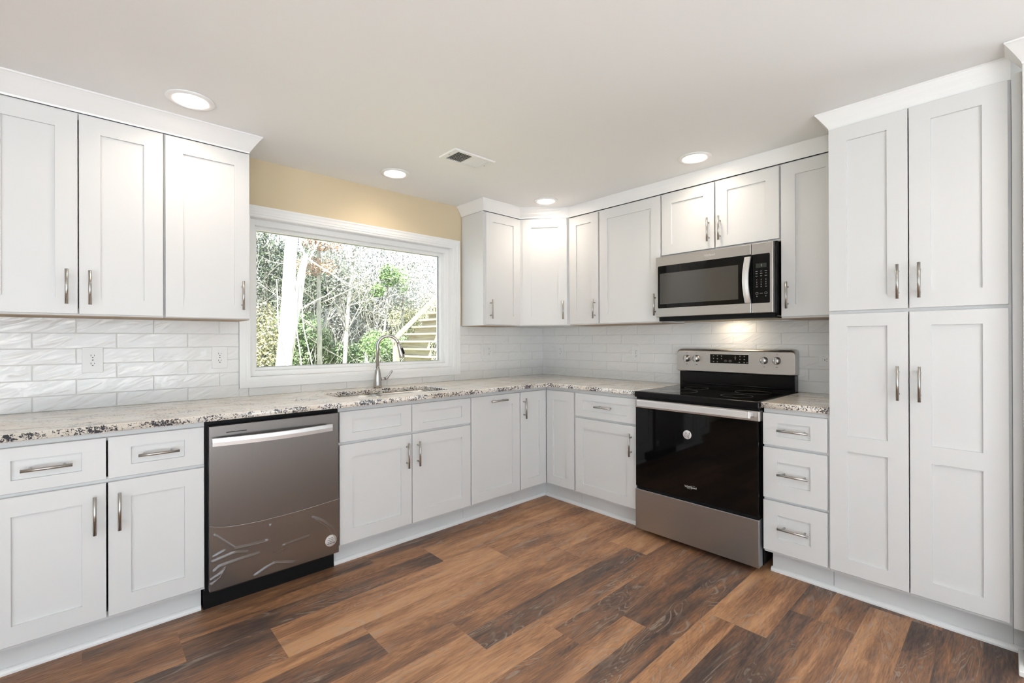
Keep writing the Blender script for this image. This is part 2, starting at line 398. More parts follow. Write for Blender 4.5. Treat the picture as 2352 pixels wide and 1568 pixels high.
# ------------------------------------------------------------------ tile backsplash
def tiles(name, fr, s0, s1, rects, offs, label):
    mb = MB(); bm = mb.bm; sl = bm.faces.layers.float.new('seed')
    g = .0013; D0, D1 = .0008, .0090
    zrow = .9052; rh = .0746; tw = .2977
    for k in range(0, 7):
        za, zb = zrow+k*rh, zrow+(k+1)*rh
        off = offs[k % 2]
        n0 = math.floor((s0-off)/tw)
        for n in range(n0-1, n0+16):
            sa, sb = off+n*tw, off+(n+1)*tw
            se = random.random()
            for (ra, rb, rz0, rz1) in rects:
                a, b_, c, e = max(sa+g, ra), min(sb-g, rb), max(za+g, rz0), min(zb-g, rz1)
                if b_-a < .004 or e-c < .004: continue
                ch = .0022
                o = [(a, c), (b_, c), (b_, e), (a, e)]
                i = [(a+ch, c+ch), (b_-ch, c+ch), (b_-ch, e-ch), (a+ch, e-ch)]
                vo = [bm.verts.new(Vector((x, -D0, z))) for x, z in o]; vm_ = [bm.verts.new(Vector((x, -(D1-.0016), z))) for x, z in o]; vi = [bm.verts.new(Vector((x, -D1, z))) for x, z in i]
                fs = [bm.faces.new(vi)]
                for q in range(4):
                    j = (q+1) % 4
                    fs.append(bm.faces.new([vo[q], vo[j], vm_[j], vm_[q]])); fs.append(bm.faces.new([vm_[q], vm_[j], vi[j], vi[q]]))
                for f in fs: f[sl] = se
    t = thing(name, label, 'backsplash', fr, (s0+s1)/2, 0, .91)
    part('tiling', mb, TILE, t)
    mb = MB()
    for (ra, rb, rz0, rz1) in rects: mb.box(ra, rb, .0003, .0062, rz0, rz1)
    part('grout', mb, GROUT, t)
    return t
tiles('tile_backsplash', 'A', -3.6, 0, [(-3.6, -2.5945, .9098, 1.3565), (-2.5945, -1.0, .9098, .9582), (-1.0, -.009, .9098, 1.3565)], (-.311+.1488, -.311), 'glossy white subway tile backsplash on the window wall')
tiles('tile_backsplash', 'B', 0, 2.48, [(.0, 2.478, .9098, 1.362)], (.1503+.1488, .1503), 'glossy white subway tile backsplash behind the range')

# ------------------------------------------------------------------ cabinets
def bar_handle(parent, v, sc, zc, dface, L=.150, spread=.096):
    """bar pull: v True = vertical"""
    mb = MB(); D = dface+.031; r = .006
    if v:
        mb.tube([(sc, D, zc-L/2), (sc, D, zc+L/2)], r, 14)
        for q in (-1, 1): mb.tube([(sc, dface-.0002, zc+q*spread/2), (sc, D, zc+q*spread/2)], .0048, 10)
    else:
        mb.tube([(sc-L/2, D, zc), (sc+L/2, D, zc)], r, 14)
        for q in (-1, 1): mb.tube([(sc+q*spread/2, dface-.0002, zc), (sc+q*spread/2, D, zc)], .0048, 10)
    return part('handle', mb, NICKEL, parent)
def shaker(parent, name, s0, s1, z0, z1, dface, rl=.071, rr=.071, panels=None, t=.019, rec=.0095, handle=None):
    if panels is None: panels = [(z0+.07, z1-.068)]
    mb = MB(); bm = mb.bm; c = .0013
    xs = [s0+c, s0+rl, s1-rr, s1-c]; zs = [z0+c]
    for a, b_ in panels: zs += [a, b_]
    zs.append(z1-c)
    def V(s, d, z): return bm.verts.new(Vector((s, -d, z)))
    front = [[V(x, dface, z) for z in zs] for x in xs]
    nz = len(zs)
    for i in range(3):
        for j in range(nz-1):
            q = [front[i][j], front[i+1][j], front[i+1][j+1], front[i][j+1]]
            if i == 1 and j % 2 == 1:
                e = .0006
                (a, b_), (z_, y_) = (xs[1], xs[2]), (zs[j], zs[j+1])
                bt = [V(a+e, dface-rec, z_+e), V(b_-e, dface-rec, z_+e), V(b_-e, dface-rec, y_-e), V(a+e, dface-rec, y_-e)]
                for k in range(4): bm.faces.new([q[k], q[(k+1) % 4], bt[(k+1) % 4], bt[k]])
                bm.faces.new(bt)
            else: bm.faces.new(q)
    loop = [front[i][0] for i in range(4)] + [front[3][j] for j in range(1, nz)] + [front[i][nz-1] for i in (2, 1, 0)] + [front[0][j] for j in range(nz-2, 0, -1)]
    def outer(v, d):
        x, z = v.co.x, v.co.z
        nx = s0 if abs(x-xs[0]) < 1e-5 else s1 if abs(x-xs[3]) < 1e-5 else x
        nz_ = z0 if abs(z-zs[0]) < 1e-5 else z1 if abs(z-zs[-1]) < 1e-5 else z
        return V(nx, d, nz_)
    l2 = [outer(v, dface-c) for v in loop]; l3 = [outer(v, dface-t) for v in loop]
    n = len(loop)
    for k in range(n):
        j = (k+1) % n
        bm.faces.new([loop[k], loop[j], l2[j], l2[k]]); bm.faces.new([l2[k], l2[j], l3[j], l3[k]])
    bm.faces.new(l3)
    o = part(name, mb, WHITE, parent)
    if handle:
        v, sc, zc = handle
        rin = False
        for a, b_ in panels:
            if s0+rl < sc < s1-rr and a < zc < b_: rin = True
        bar_handle(o, v, sc, zc, dface - (rec if rin else 0)) if not rin else rec_handle(o, v, sc, zc, dface, rec)
    return o
def rec_handle(o, v, sc, zc, dface, rec):
    mb = MB(); D = dface+.031; L = .138 if not v else .15
    if not v:
        mb.tube([(sc-L/2, D, zc), (sc+L/2, D, zc)], .006, 14)
        for q in (-1, 1): mb.tube([(sc+q*.046, dface-rec-.0002, zc), (sc+q*.046, D, zc)], .0048, 10)
    else:
        mb.tube([(sc, D, zc-L/2), (sc, D, zc+L/2)], .006, 14)
        for q in (-1, 1): mb.tube([(sc, dface-rec-.0002, zc+q*.048), (sc, D, zc+q*.048)], .0048, 10)
    return part('handle', mb, NICKEL, o)
def carcass(parent, s0, s1, dbox, z0, z1, rails, stile=.019, wl=None, wr=None, name='body', dback=.010):
    """open-front cabinet box with a face frame; rails = list of (z0, z1)"""
    mb = MB(); t = .016; f = .018; e = .0004
    wl = stile if wl is None else wl; wr = stile if wr is None else wr
    s0 += e; s1 -= e
    mb.box(s0, s0+t, dback, dbox-f, z0, z1); mb.box(s1-t, s1, dback, dbox-f, z0, z1)
    mb.box(s0+t, s1-t, dback, dbox-f, z0, z0+t); mb.box(s0+t, s1-t, dback, dbox-f, z1-t, z1); mb.box(s0+t, s1-t, dback, dback+.006, z0+t, z1-t)
    mb.box(s0, s0+wl, dbox-f, dbox, z0, z1); mb.box(s1-wr, s1, dbox-f, dbox, z0, z1)
    for a, b_ in rails: mb.box(s0+wl, s1-wr, dbox-f, dbox, a, b_)
    return part(name, mb, WHITE, parent)
DA, DB = .6268, .6307; BT = .0195
ZT, ZDB, ZDO, ZB = .852, .687, .672, .136
TOE_A, TOE_B = .534, .545
def toe(parent, s0, s1, d):
    mb = MB(); mb.box(s0+.0004, s1-.0004, .02, d, .0005, .1195)
    return part('toe_kick', mb, WHITE, parent)
BR = [(.12, .150), (.668, .692), (.838, .879)]
# base cabinet left of the dishwasher
c = thing('base_cabinet', 'white base cabinet left of the dishwasher with two drawers and two doors', 'cabinet', 'A', -3.195, 0, 0)
carcass(c, -3.535, -2.862, DA-BT, .12, .8785, BR); toe(c, -3.535, -2.864, TOE_A)
for a, b_, hs in ((-3.526, -3.1955, -3.230), (-3.1895, -2.866, -3.1555)):
    shaker(c, 'drawer', a, b_, ZDB, ZT, DA, panels=[(.733, .805)], handle=(False, (a+b_)/2, .7685))
    shaker(c, 'door', a, b_, ZB, ZDO, DA, panels=[(.206, .602)], handle=(True, hs, .5555))
# sink base
c = thing('sink_cabinet', 'white sink base cabinet right of the dishwasher with two plain drawer fronts', 'cabinet', 'A', -1.807, 0, 0)
carcass(c, -2.2525, -1.3630, DA-BT, .12, .70, BR[:2]); toe(c, -2.2525, -1.363, TOE_A)
mb = MB(); mb.box(-2.2521, -1.3634, DA-BT-.018, DA-BT, .8379, .8785); mb.box(-2.2521, -2.233, DA-BT-.018, DA-BT, .70, .8379); mb.box(-1.382, -1.3634, DA-BT-.018, DA-BT, .70, .8379)
part('face_frame', mb, WHITE, c)
for a, b_, hs in ((-2.2515, -1.8118, -1.847), (-1.8072, -1.3665, -1.772)):
    shaker(c, 'drawer_front', a, b_, ZDB, ZT, DA, panels=[(.733, .805)])
    shaker(c, 'door', a, b_, ZB, ZDO, DA, panels=[(.206, .601)], handle=(True, hs, .5545))
# pull-out
c = thing('base_cabinet', 'white base cabinet with one tall door pulled by a horizontal top handle', 'cabinet', 'A', -1.136, 0, 0)
carcass(c, -1.3625, -.9085, DA-BT, .12, .8785, [BR[0], BR[2]]); toe(c, -1.3625, -.9085, TOE_A)
o = shaker(c, 'door', -1.3585, -.9135, ZB, ZT, DA, panels=[(.204, .779)], handle=(False, -1.130, .8135))
# corner base
c = thing('corner_base_cabinet', 'white corner base cabinet with a folding door under the counter bend', 'cabinet', 'A', -.45, .4, 0)
mb = MB(); mb.box(-.9075, -.632+.02, .02, DA-BT, .1205, .8785); mb.box(-.611, -.02, .02, .91, .1205, .8785)
part('body', mb, WHITE, c); mb = MB(); mb.box(-.9075, -TOE_B, .02, TOE_A, .0005, .12); mb.box(-TOE_B, -.02, .02, .91, .0005, .12); part('toe_kick', mb, WHITE, c)
shaker(c, 'door', -.9045, -.6330, ZB, ZT, DA, rr=.072, panels=[(.204, .778)], handle=(True, -.873, .7340))
cB = thing('corner_base_cabinet_tmp', None, None, 'B', 0, 0, 0)
o = shaker(cB, 'door', .6285, .9005, ZB, ZT, DB, rl=.069, panels=[(.204, .783)])
cw_ = o.matrix_local.copy(); o.parent = c
o.matrix_local = Matrix.Translation(-Vector((-.45, -.4, 0))) @ Matrix.Rotation(-math.pi/2, 4, 'Z')
bpy.data.objects.remove(cB)
# base cabinet left of the range
c = thing('base_cabinet', 'white base cabinet left of the range with one drawer over one door', 'cabinet', 'B', 1.168, 0, 0)
carcass(c, .9110, 1.4295, DB-BT, .12, .8785, BR); toe(c, .911, 1.4295, TOE_B)
shaker(c, 'drawer', .9145, 1.4245, ZDB, ZT, DB, panels=[(.733, .805)], handle=(False, 1.174, .770))
shaker(c, 'door', .9145, 1.4245, ZB, ZDO, DB, panels=[(.203, .601)], handle=(True, 1.3885, .552))
# drawer stack right of the range
c = thing('drawer_cabinet', 'narrow white base cabinet of three stacked drawers right of the range', 'cabinet', 'B', 2.33, 0, 0)
carcass(c, 2.1862, 2.4800, DB-BT, .12, .8785, [(.12, .15), (.394, .412), (.670, .690), (.838, .8785)]); toe(c, 2.205, 2.48, TOE_B)
for za, zb, pz in ((ZDB, ZT, (.735, .805)), (.410, .6735, (.487, .603)), (.136, .3965, (.210, .328))):
    shaker(c, 'drawer', 2.1867, 2.4735, za, zb, DB, rl=.068, rr=.0705, panels=[pz], handle=(False, 2.331, (pz[0]+pz[1])/2))
# pantry
c = thing('pantry_cabinet', 'tall white pantry cabinet with four doors from floor to ceiling', 'cabinet', 'B', 2.78, 0, 0)
carcass(c, 2.4812, 3.0800, DB-BT, .12, 2.2400, [(.12, .150), (1.345, 1.385), (2.20, 2.2400)]); toe(c, 2.4812, 3.08, TOE_B)
for a, b_, hs in ((2.4832, 2.7735, 2.7405), (2.7775, 3.0715, 2.8120)):
    shaker(c, 'door', a, b_, 1.3705, 2.2375, DB, panels=[(1.4405, 2.1675)], handle=(True, hs, 1.4865))
    shaker(c, 'door', a, b_, ZB, 1.3555, DB, panels=[(.205, .709), (.7815, 1.296)], handle=(True, hs, 1.0435))
# tall side panel by the frame edge
c = thing('side_panel', 'tall white panel at the far right of the pantry', 'cabinet panel', 'B', 3.11, 0, 0)
mb = MB(); mb.box(3.0806, 3.1079, .02, .6285, .1205, 2.255, .0008); part('filler', mb, WHITE, c)
mb = MB(); mb.box(3.0806, 3.1079, .02, TOE_B, .0005, .12); part('toe_kick', mb, WHITE, c)
mb = MB(); mb.box(3.1083, 3.1283, .002, .70, .0005, 2.255, .0008); part('end_panel', mb, WHITE, c)

# uppers
DU, DV = .304, .345; UT = .0195
def upper(label, fr, s0, s1, z0, z1, dface, doors, name='wall_cabinet', stile=.019, dback=.010):
    c = thing(name, label, 'cabinet', fr, (s0+s1)/2, 0, z0)
    carcass(c, s0, s1, dface-UT, z0, z1, [(z0, z0+.03), (z1-.03, z1)], stile, dback=dback)
    mb = MB(); mb.box(s0+.001, s1-.001, dback, dface-UT-.001, z0-.0035, z0-.0003); part('underside', mb, PLY, c, 'bare tan underside board')
    for a, b_, za, zb, pz, hs, hz in doors:
        shaker(c, 'door', a, b_, za, zb, dface, panels=[pz], handle=(True, hs, hz))
    return c
UA = (1.428, 2.163)
upper('white double-door wall cabinet at the left edge of the photo', 'A', -3.590, -2.9745, 1.352, 2.2455, DU,
      [(-3.578, -3.2795, 1.3585, 2.2365, UA, -3.3145, 1.474), (-3.2755, -2.9795, 1.3580, 2.2365, UA, -3.2400, 1.474)])
upper('white single-door wall cabinet left of the window', 'A', -2.9735, -2.6030, 1.352, 2.2455, DU,
      [(-2.9695, -2.6060, 1.3550, 2.2365, UA, -2.6415, 1.476)])
upper('white narrow wall cabinet right of the window', 'A', -.9780, -.6105, 1.354, 2.2455, DU,
      [(-.9600, -.5975, 1.3610, 2.2365, (1.433, 2.170), -.9215, 1.480)])
# diagonal corner cabinet
c = thing('corner_wall_cabinet', 'white diagonal wall cabinet in the corner', 'cabinet', 'D', .2, .0, 1.354)
L = .39996
def toD(x, y):
    v = Matrix.Rotation(-FR['D'][2], 2) @ Vector((x-d0.x, y-d0.y)); return (v.x, -v.y)
mb = MB(); bm = mb.bm
poly = [toD(-.6098, -.012), toD(-.6098, -.2840), toD(-.3252, -.6150), toD(-.012, -.6150), toD(-.012, -.012)]
va = [bm.verts.new(Vector((x, -d, 1.356))) for x, d in poly]; vb = [bm.verts.new(Vector((x, -d, 2.240))) for x, d in poly]
bm.faces.new(va); bm.faces.new(vb)
for k in range(5): bm.faces.new([va[k], va[(k+1) % 5], vb[(k+1) % 5], vb[k]])
part('body', mb, WHITE, c)
shaker(c, 'door', .0165, .3850, 1.3615, 2.2365, .004, rl=.074, rr=.072, panels=[(1.4335, 2.166)], handle=(True, .353, 1.4815))
upper('white narrow wall cabinet just right of the diagonal corner cabinet', 'B', .6160, .9160, 1.357, 2.2375, DV,
      [(.6215, .9105, 1.3645, 2.2285, (1.435, 2.159), .8815, 1.478)])
upper('white wide single-door wall cabinet left of the microwave', 'B', .9170, 1.4420, 1.357, 2.2375, DV,
      [(.9235, 1.4355, 1.3635, 2.2285, (1.432, 2.1555), 1.4035, 1.478)])
upper('white short double-door wall cabinet above the microwave', 'B', 1.4430, 2.1830, 1.803, 2.2375, DV,
      [(1.4475, 1.8080, 1.8130, 2.2285, (1.882, 2.158), 1.7750, 1.9295), (1.8160, 2.1785, 1.8135, 2.2285, (1.882, 2.160), 1.8465, 1.9285)])
upper('white narrow wall cabinet between the microwave and the pantry', 'B', 2.1840, 2.4790, 1.357, 2.2375, DV,
      [(2.1885, 2.4765, 1.3655, 2.2285, (1.433, 2.159), 2.2220, 1.484)])

# crown moulding strips (bottom polyline, top polyline) in plan
def crown(name, bot, top, label):
    mb = MB(); bm = mb.bm
    n = len(bot); rows = []
    for (bx, by, bz), (tx, ty) in zip(bot, top):
        row = []
        for f, h in ((0, 0), (.04, .10), (.35, .40), (.74, .74), (.95, .90), (1, .91), (1, 1)):
            row.append(bm.verts.new(Vector((bx+(tx-bx)*f, by+(ty-by)*f, bz+(ZC-.0005-bz)*h))))
        row.append(bm.verts.new(Vector((bx, by, ZC-.0005))))   # back of the moulding
        rows.append(row)
    for a, b_ in zip(rows, rows[1:]):
        for k in range(len(a)): bm.faces.new([a[k], b_[k], b_[(k+1) % len(a)], a[(k+1) % len(a)]])
    bm.faces.new(rows[0]); bm.faces.new(rows[-1])
    o = solid(name, mb, TRIM, label=label, cat='moulding', kind='structure')
    return o
crown('trim_1', [(-3.62, -.293, 2.2462), (-2.6035, -.293, 2.2462), (-2.6035, -.004, 2.2462)], [(-3.62, -.361), (-2.5535, -.361), (-2.5465, -.004)], 'white crown moulding over the cabinets left of the window')
crown('trim_2', [(-.9785, -.004, 2.247), (-.9785, -.295, 2.247), (-.588, -.295, 2.2465), (-.339, -.611, 2.2390), (-.339, -2.480, 2.2385)],
      [(-1.026, -.004), (-1.0244, -.344), (-.6331, -.3420), (-.3390, -.5980), (-.3440, -2.480)], 'white crown moulding over the corner and range wall cabinets')
crown('trim_3', [(-.37, -2.4815, 2.2405), (-.616, -2.4815, 2.2405), (-.616, -3.079, 2.2405)], [(-.37, -2.428), (-.638, -2.428), (-.6300, -3.079)], 'white crown moulding over the tall pantry')
crown('trim_4', [(-.64, -3.1075, 2.2555), (-.70, -3.1075, 2.2555), (-.70, -3.6, 2.2555)], [(-.64, -3.062), (-.76, -3.062), (-.76, -3.6)], 'white crown moulding stepping forward at the far right')
# shoe moulding
def shoe(name, fr, s0, s1, d, label):
    mb = MB(); prof = [(0, 0), (.016, 0), (.016, .008), (.013, .016), (.008, .0205), (0, .022)]
    bm = mb.bm
    a = [bm.verts.new(Vector((s0, -(d+.0005+x), z+.0005))) for x, z in prof]; b_ = [bm.verts.new(Vector((s1, -(d+.0005+x), z+.0005))) for x, z in prof]
    n = len(prof)
    for k in range(n): bm.faces.new([a[k], b_[k], b_[(k+1) % n], a[(k+1) % n]])
    bm.faces.new(a); bm.faces.new(b_)
    solid(name, mb, TRIM, fr, label=label, cat='moulding', kind='structure')
shoe('trim_5', 'A', -3.535, -2.866, TOE_A, 'white shoe moulding under the left base cabinet')
shoe('trim_6', 'A', -2.2525, -TOE_B-.0005, TOE_A, 'white shoe moulding from dishwasher to the corner')
shoe('trim_7', 'B', TOE_A+.017, 1.4285, TOE_B, 'white shoe moulding from the corner to the range')
shoe('trim_8', 'B', 2.2, 3.107, TOE_B, 'white shoe moulding under drawers and pantry')
mb = MB(); mb.box(3.0925, 3.1078, .562, .745, .0005, .022, .004, 2); solid('trim_9', mb, TRIM, 'B', label='white shoe moulding along the far right panel', cat='moulding', kind='structure')

# ------------------------------------------------------------------ counters
def slab(name, fr, outline, holes, z0, z1, label, at):
    cu_ = bpy.data.curves.new('c', 'CURVE'); cu_.dimensions = '2D'; cu_.fill_mode = 'BOTH'; bv = .0035
    cu_.extrude = (z1-z0)/2-bv; cu_.bevel_depth = bv; cu_.bevel_resolution = 2; cu_.offset = -bv
    for pts in [outline]+holes:
        sp = cu_.splines.new('POLY'); sp.points.add(len(pts)-1); sp.use_cyclic_u = True
        for p, q in zip(sp.points, pts): p.co = (q[0], -q[1], 0, 1)
    o = bpy.data.objects.new('c', cu_); COL.objects.link(o); bpy.context.view_layer.update()
    me = bpy.data.meshes.new_from_object(o.evaluated_get(bpy.context.evaluated_depsgraph_get()))
    me.transform(Matrix.Translation((0, 0, (z0+z1)/2)))
    mb = MB(); mb.bm.from_mesh(me); bpy.data.objects.remove(o); bpy.data.curves.remove(cu_); bpy.data.meshes.remove(me)
    return solid(name, mb, GRAN, fr, at, label=label, cat='countertop')
def arc(cx, cy, r, a0, a1, n=8): return [(cx+r*math.cos(math.radians(a0+(a1-a0)*k/n)), cy+r*math.sin(math.radians(a0+(a1-a0)*k/n))) for k in range(n+1)]
YC, XC, ZS0, ZS1 = .671, .657, .8800, .9095
out = [(-3.545, .0), (0, 0), (0, 1.4302), (-XC, 1.4302)] + arc(-XC-.055, YC+.055, .055, 0, -90)[0:] + [(-3.545, YC)]
hole = arc(-1.515, .225, .06, 0, -90) + arc(-2.12, .225, .06, -90, -180) + arc(-2.12, .470, .06, 180, 90) + arc(-1.515, .470, .06, 90, 0)
slab('countertop', 'A', out, [hole], ZS0, ZS1, 'long speckled granite countertop around the corner with the sink', (-1.8, .3, ZS0))
slab('countertop', 'B', [(2.1868, .0), (2.4805, .0), (2.4805, XC), (2.1868, XC)], [], ZS0, ZS1, 'short speckled granite countertop between range and pantry', (2.33, .3, ZS0))

# ------------------------------------------------------------------ sink and faucet
t = thing('sink', 'stainless steel double-bowl undermount sink below the window', 'sink', 'A', -1.82, .35, .70)
mb = MB(); bm = mb.bm
def bowl(mb, s0, s1, d0, d1, zt, zb, r):
    bm = mb.bm
    def loop(i, z, rr):
        p = arc(s1-rr-i, d0+rr+i, rr, 0, -90) + arc(s0+rr+i, d0+rr+i, rr, -90, -180) + arc(s0+rr+i, d1-rr-i, rr, 180, 90) + arc(s1-rr-i, d1-rr-i, rr, 90, 0)
        return [bm.verts.new(Vector((x, -y, z))) for x, y in p]
    Ls = [loop(-.010, zt, r+.01), loop(0, zt, r), loop(.004, zt-.01, r), loop(.010, zb+.03, r), loop(.02, zb+.008, r), loop(.04, zb, r)]
    for a, b_ in zip(Ls, Ls[1:]):
        for k in range(len(a)):
            f = bm.faces.new([a[k], a[(k+1) % len(a)], b_[(k+1) % len(a)], b_[k]]); f.smooth = True
    bm.faces.new(Ls[-1])
for nm, a, b_ in (('left', -2.187, -1.862), ('right', -1.832, -1.452)):
    mb = MB(); bowl(mb, a, b_, .162, .533, .8793, .69, .085); part('bowl', mb, SINKM, t)
    mb = MB(); mb.lathe(((a+b_)/2, .33, .6905), [(.0, 0), (.035, .001), (.042, .004), (.045, .0005)], 24); part('drain', mb, NICKEL, t)
mb = MB(); mb.box(-1.8735, -1.8215, .17, .525, .868, .8793, .004, 2); part('divider', mb, SINKM, t)
fx, fd, fz = -1.768, .098, .9098
t = thing('faucet', 'brushed nickel gooseneck pull-down faucet behind the sink', 'faucet', 'A', fx, fd, fz)
mb = MB(); mb.lathe((fx, fd, fz), [(.0285, 0), (.0285, .02), (.0262, .06), (.021, .105), (.0175, .128), (.0150, .134), (.0130, .137)], 32); part('base', mb, NICKEL_D, t)
AR = .072; ztop = 1.197
ux, ud = math.cos(math.radians(20)), math.sin(math.radians(20))
pts = [(fx, fd, fz+.13), (fx, fd, ztop)]
for k in range(1, 17):
    a = math.radians(180-165*k/16); q = AR+AR*math.cos(a); pts.append((fx+q*ux, fd+q*ud, ztop+AR*math.sin(a)))
mb = MB(); mb.tube(pts, .0118, 18); part('spout', mb, NICKEL_D, t)
e = Vector(pts[-1]); a = math.radians(15); dv = Vector((math.sin(a)*ux, math.sin(a)*ud, -math.cos(a)))
def al(k): return tuple(e+dv*k)
mb = MB(); mb.tube([al(-.004), al(.0), al(.03), al(.075), al(.098), al(.102)], [.0125, .0150, .0155, .0185, .0200, .0185], 24); h = part('spray_head', mb, NICKEL_D, t)
sv_ = Vector((-ud*.0, 1.0, 0)); q0 = Vector(al(.038)); q1 = Vector(al(.078))
off = Vector((.010, .0165, .004))
mb = MB(); mb.tube([tuple(q0+off*.92), tuple(q0+off), tuple(q1+off*1.12), tuple(q1+off)], [.003, .0062, .0068, .003], 12); part('button', mb, BLACKMATTE, h)
mb = MB(); mb.tube([(fx+.02, fd+.004, .968), (fx+.052, fd+.01, .972)], [.0105, .0105], 16)
mb.tube([(fx+.052, fd+.01, .972), (fx+.064, fd+.013, .976), (fx+.078, fd+.018, .995), (fx+.093, fd+.024, 1.020), (fx+.098, fd+.026, 1.027)], [.0115, .0105, .0075, .0078, .004], 14)
part('lever', mb, NICKEL_D, t)

# ------------------------------------------------------------------ brand mark
def logo(parent, s, d, z, size, mat):
    mb = MB(); mb.text('Whirlpool', size, (s, d, z)); k = size
    mb.ring((s+.25*k, d+.0004, z), 1.5*k, .42*k, .028*k, .28, 36, math.radians(20), math.radians(330))
    return part('logo', mb, mat, parent)
def sticker(parent, s, d, z, r, rot):
    mb = MB(); mb.lathe((s, d, z), [(0, 0), (r, 0), (r, .0008), (0, .0008)], 32, 'd'); st = part('sticker', mb, PAPER, parent)
    mb = MB()
    for k, (wd, nw) in enumerate(((.9, 2), (1.25, 2), (1.2, 1), (1.4, 3))):
        v = (.45-.3*k)*r
        segs = [(-wd*r/2 + i*wd*r/nw, -wd*r/2 + (i+.86)*wd*r/nw) for i in range(nw)]
        for a, b_ in segs:
            h = .05*r if k < 3 else .075*r
            P4 = [(a, v-h), (b_, v-h), (b_, v+h), (a, v+h)]
            mb.quad([(s+x*math.cos(rot)-y*math.sin(rot), d+.0012, z+x*math.sin(rot)+y*math.cos(rot)) for x, y in P4])
    part('print', mb, INK, st)

# ------------------------------------------------------------------ dishwasher
t = thing('dishwasher', 'stainless steel dishwasher with film still on its lower front', 'dishwasher', 'A', -2.557, 0, 0)
mb = MB(); mb.box(-2.8600, -2.2545, .02, .605, .105, .8775); part('tub', mb, BLACKMATTE, t)
mb = MB(); mb.box(-2.8580, -2.2565, .02, .555, .0006, .1045); part('toe_panel', mb, BLACKMATTE, t)
dw = MB(); dw.box(-2.8500, -2.2660, .6055, .650, .1135, .8540, .003, 2); door = part('door', dw, STEELV, t)
mb = MB(); bm = mb.bm
n = 24; ra = []
for k in range(n+1):
    f = k/n; s = -2.842+(.534)*f; dd = .668 + .030*math.sin(math.pi*f)
    ra.append([bm.verts.new(Vector((s, -q, z))) for q, z in ((dd, .766), (dd+.008, .7675), (dd+.0095, .785), (dd+.008, .8025), (dd, .804), (dd-.006, .785))])
for a, b_ in zip(ra, ra[1:]):
    for k in range(6): bm.faces.new([a[k], b_[k], b_[(k+1) % 6], a[(k+1) % 6]])
bm.faces.new(ra[0]); bm.faces.new(ra[-1])
mb.box(-2.842, -2.820, .6502, .674, .768, .802, .001); mb.box(-2.330, -2.308, .6502, .674, .768, .802, .001)
part('handle', mb, STEELL, door)
mb = MB(); mb.box(-2.784, -2.700, .6495, .6508, .8185, .8225); part('vent_slot', mb, SLOT, door)
logo(door, -2.557, .6506, .2125, .0165, LOGOD)
sticker(door, -2.309, .6506, .188, .030, .05)
# protective film with creases
cre = [[(-2.829, .364), (-2.757, .290)], [(-2.835, .27), (-2.79, .285)], [(-2.757, .283), (-2.646, .278), (-2.610, .279)], [(-2.835, .205), (-2.813, .221), (-2.716, .229), (-2.653, .231)],
       [(-2.671, .130), (-2.62, .152), (-2.581, .163), (-2.493, .136)], [(-2.403, .335), (-2.35, .30), (-2.297, .250), (-2.275, .195)], [(-2.39, .32), (-2.33, .27), (-2.285, .19)], [(-2.84, .25), (-2.75, .265), (-2.70, .252)],
       [(-2.60, .35), (-2.612, .285)], [(-2.54, .235), (-2.42, .245)], [(-2.845, .17), (-2.80, .19)], [(-2.845, .15), (-2.81, .175), (-2.79, .21)]]
def segd(px, pz, poly):
    m_ = 9
    for (ax, az), (bx, bz) in zip(poly, poly[1:]):
        vx, vz = bx-ax, bz-az; L2 = vx*vx+vz*vz; u = max(0, min(1, ((px-ax)*vx+(pz-az)*vz)/L2))
        m_ = min(m_, math.hypot(px-ax-u*vx, pz-az-u*vz))
    return m_
mb = MB(); bm = mb.bm; nu, nv = 130, 64; g = []
for i in range(nu+1):
    f = i/nu; s = -2.8505+.586*f
    top = .412-.20*f*math.exp(-5.5*f)*1.0-.018*math.sin(math.pi*f)-.012*f
    row = []
    for j in range(nv+1):
        z = .112+(top-.112)*j/nv
        h = .0012
        for ci, cpl in enumerate(cre): h += .0042*math.exp(-(segd(s, z, cpl)/.0042)**2)
        if j >= nv-2: h += .002
        row.append(bm.verts.new(Vector((s, -(.6516+h), z))))
    g.append(row)
for i in range(nu):
    for j in range(nv):
        f = bm.faces.new([g[i][j], g[i+1][j], g[i+1][j+1], g[i][j+1]]); f.smooth = True
film = part('protective_film', mb, FILM, door)
mb = MB()
mb.tube([(-2.8505+.586*k/40, .6555, .412-.20*(k/40)*math.exp(-5.5*k/40)-.018*math.sin(math.pi*k/40)-.012*k/40) for k in range(41)], .0011, 6)
for cpl in cre:
    if len(cpl) > 2: mb.tube([(x, .6572, z) for x, z in cpl], .0007, 5)
part('film_edge', mb, FILME, film)

# ------------------------------------------------------------------ range
t = thing('range', 'freestanding electric range with black glass top and stainless trim', 'stove', 'B', 1.807, 0, 0)
R0, R1 = 1.4325, 2.1835
mb = MB(); mb.box(R0+.004, R1-.003, .03, .605, .035, .895, .002)
mb.box(R1-.003, R1-.0015, .10, .56, .05, .20); part('body', mb, BLACK, t)
for s in (1.49, 2.12):
    mb = MB(); mb.lathe((s, .55, .0008), [(.018, 0), (.018, .012), (.011, .014), (.011, .036)], 16); part('leg', mb, BLACKMATTE, t)
dr = MB(); dr.box(R0+.002, R1-.008, .606, .660, .033, .286, .003, 2); part('storage_drawer', dr, STEELC, t)
mb = MB(); mb.box(R0+.008, R1-.010, .606, .645, .286, .306); part('drawer_gap', mb, BLACKMATTE, t)
od = MB(); od.box(R0+.006, R1-.010, .606, .660, .306, .8045, .0025, 2); od_ = part('oven_door', od, BGLASS, t, 'black glass oven door')
mb = MB(); mb.box(R0, R1-.004, .606, .6605, .8045, .8585, .003, 2); part('top_trim', mb, STEEL, od_)
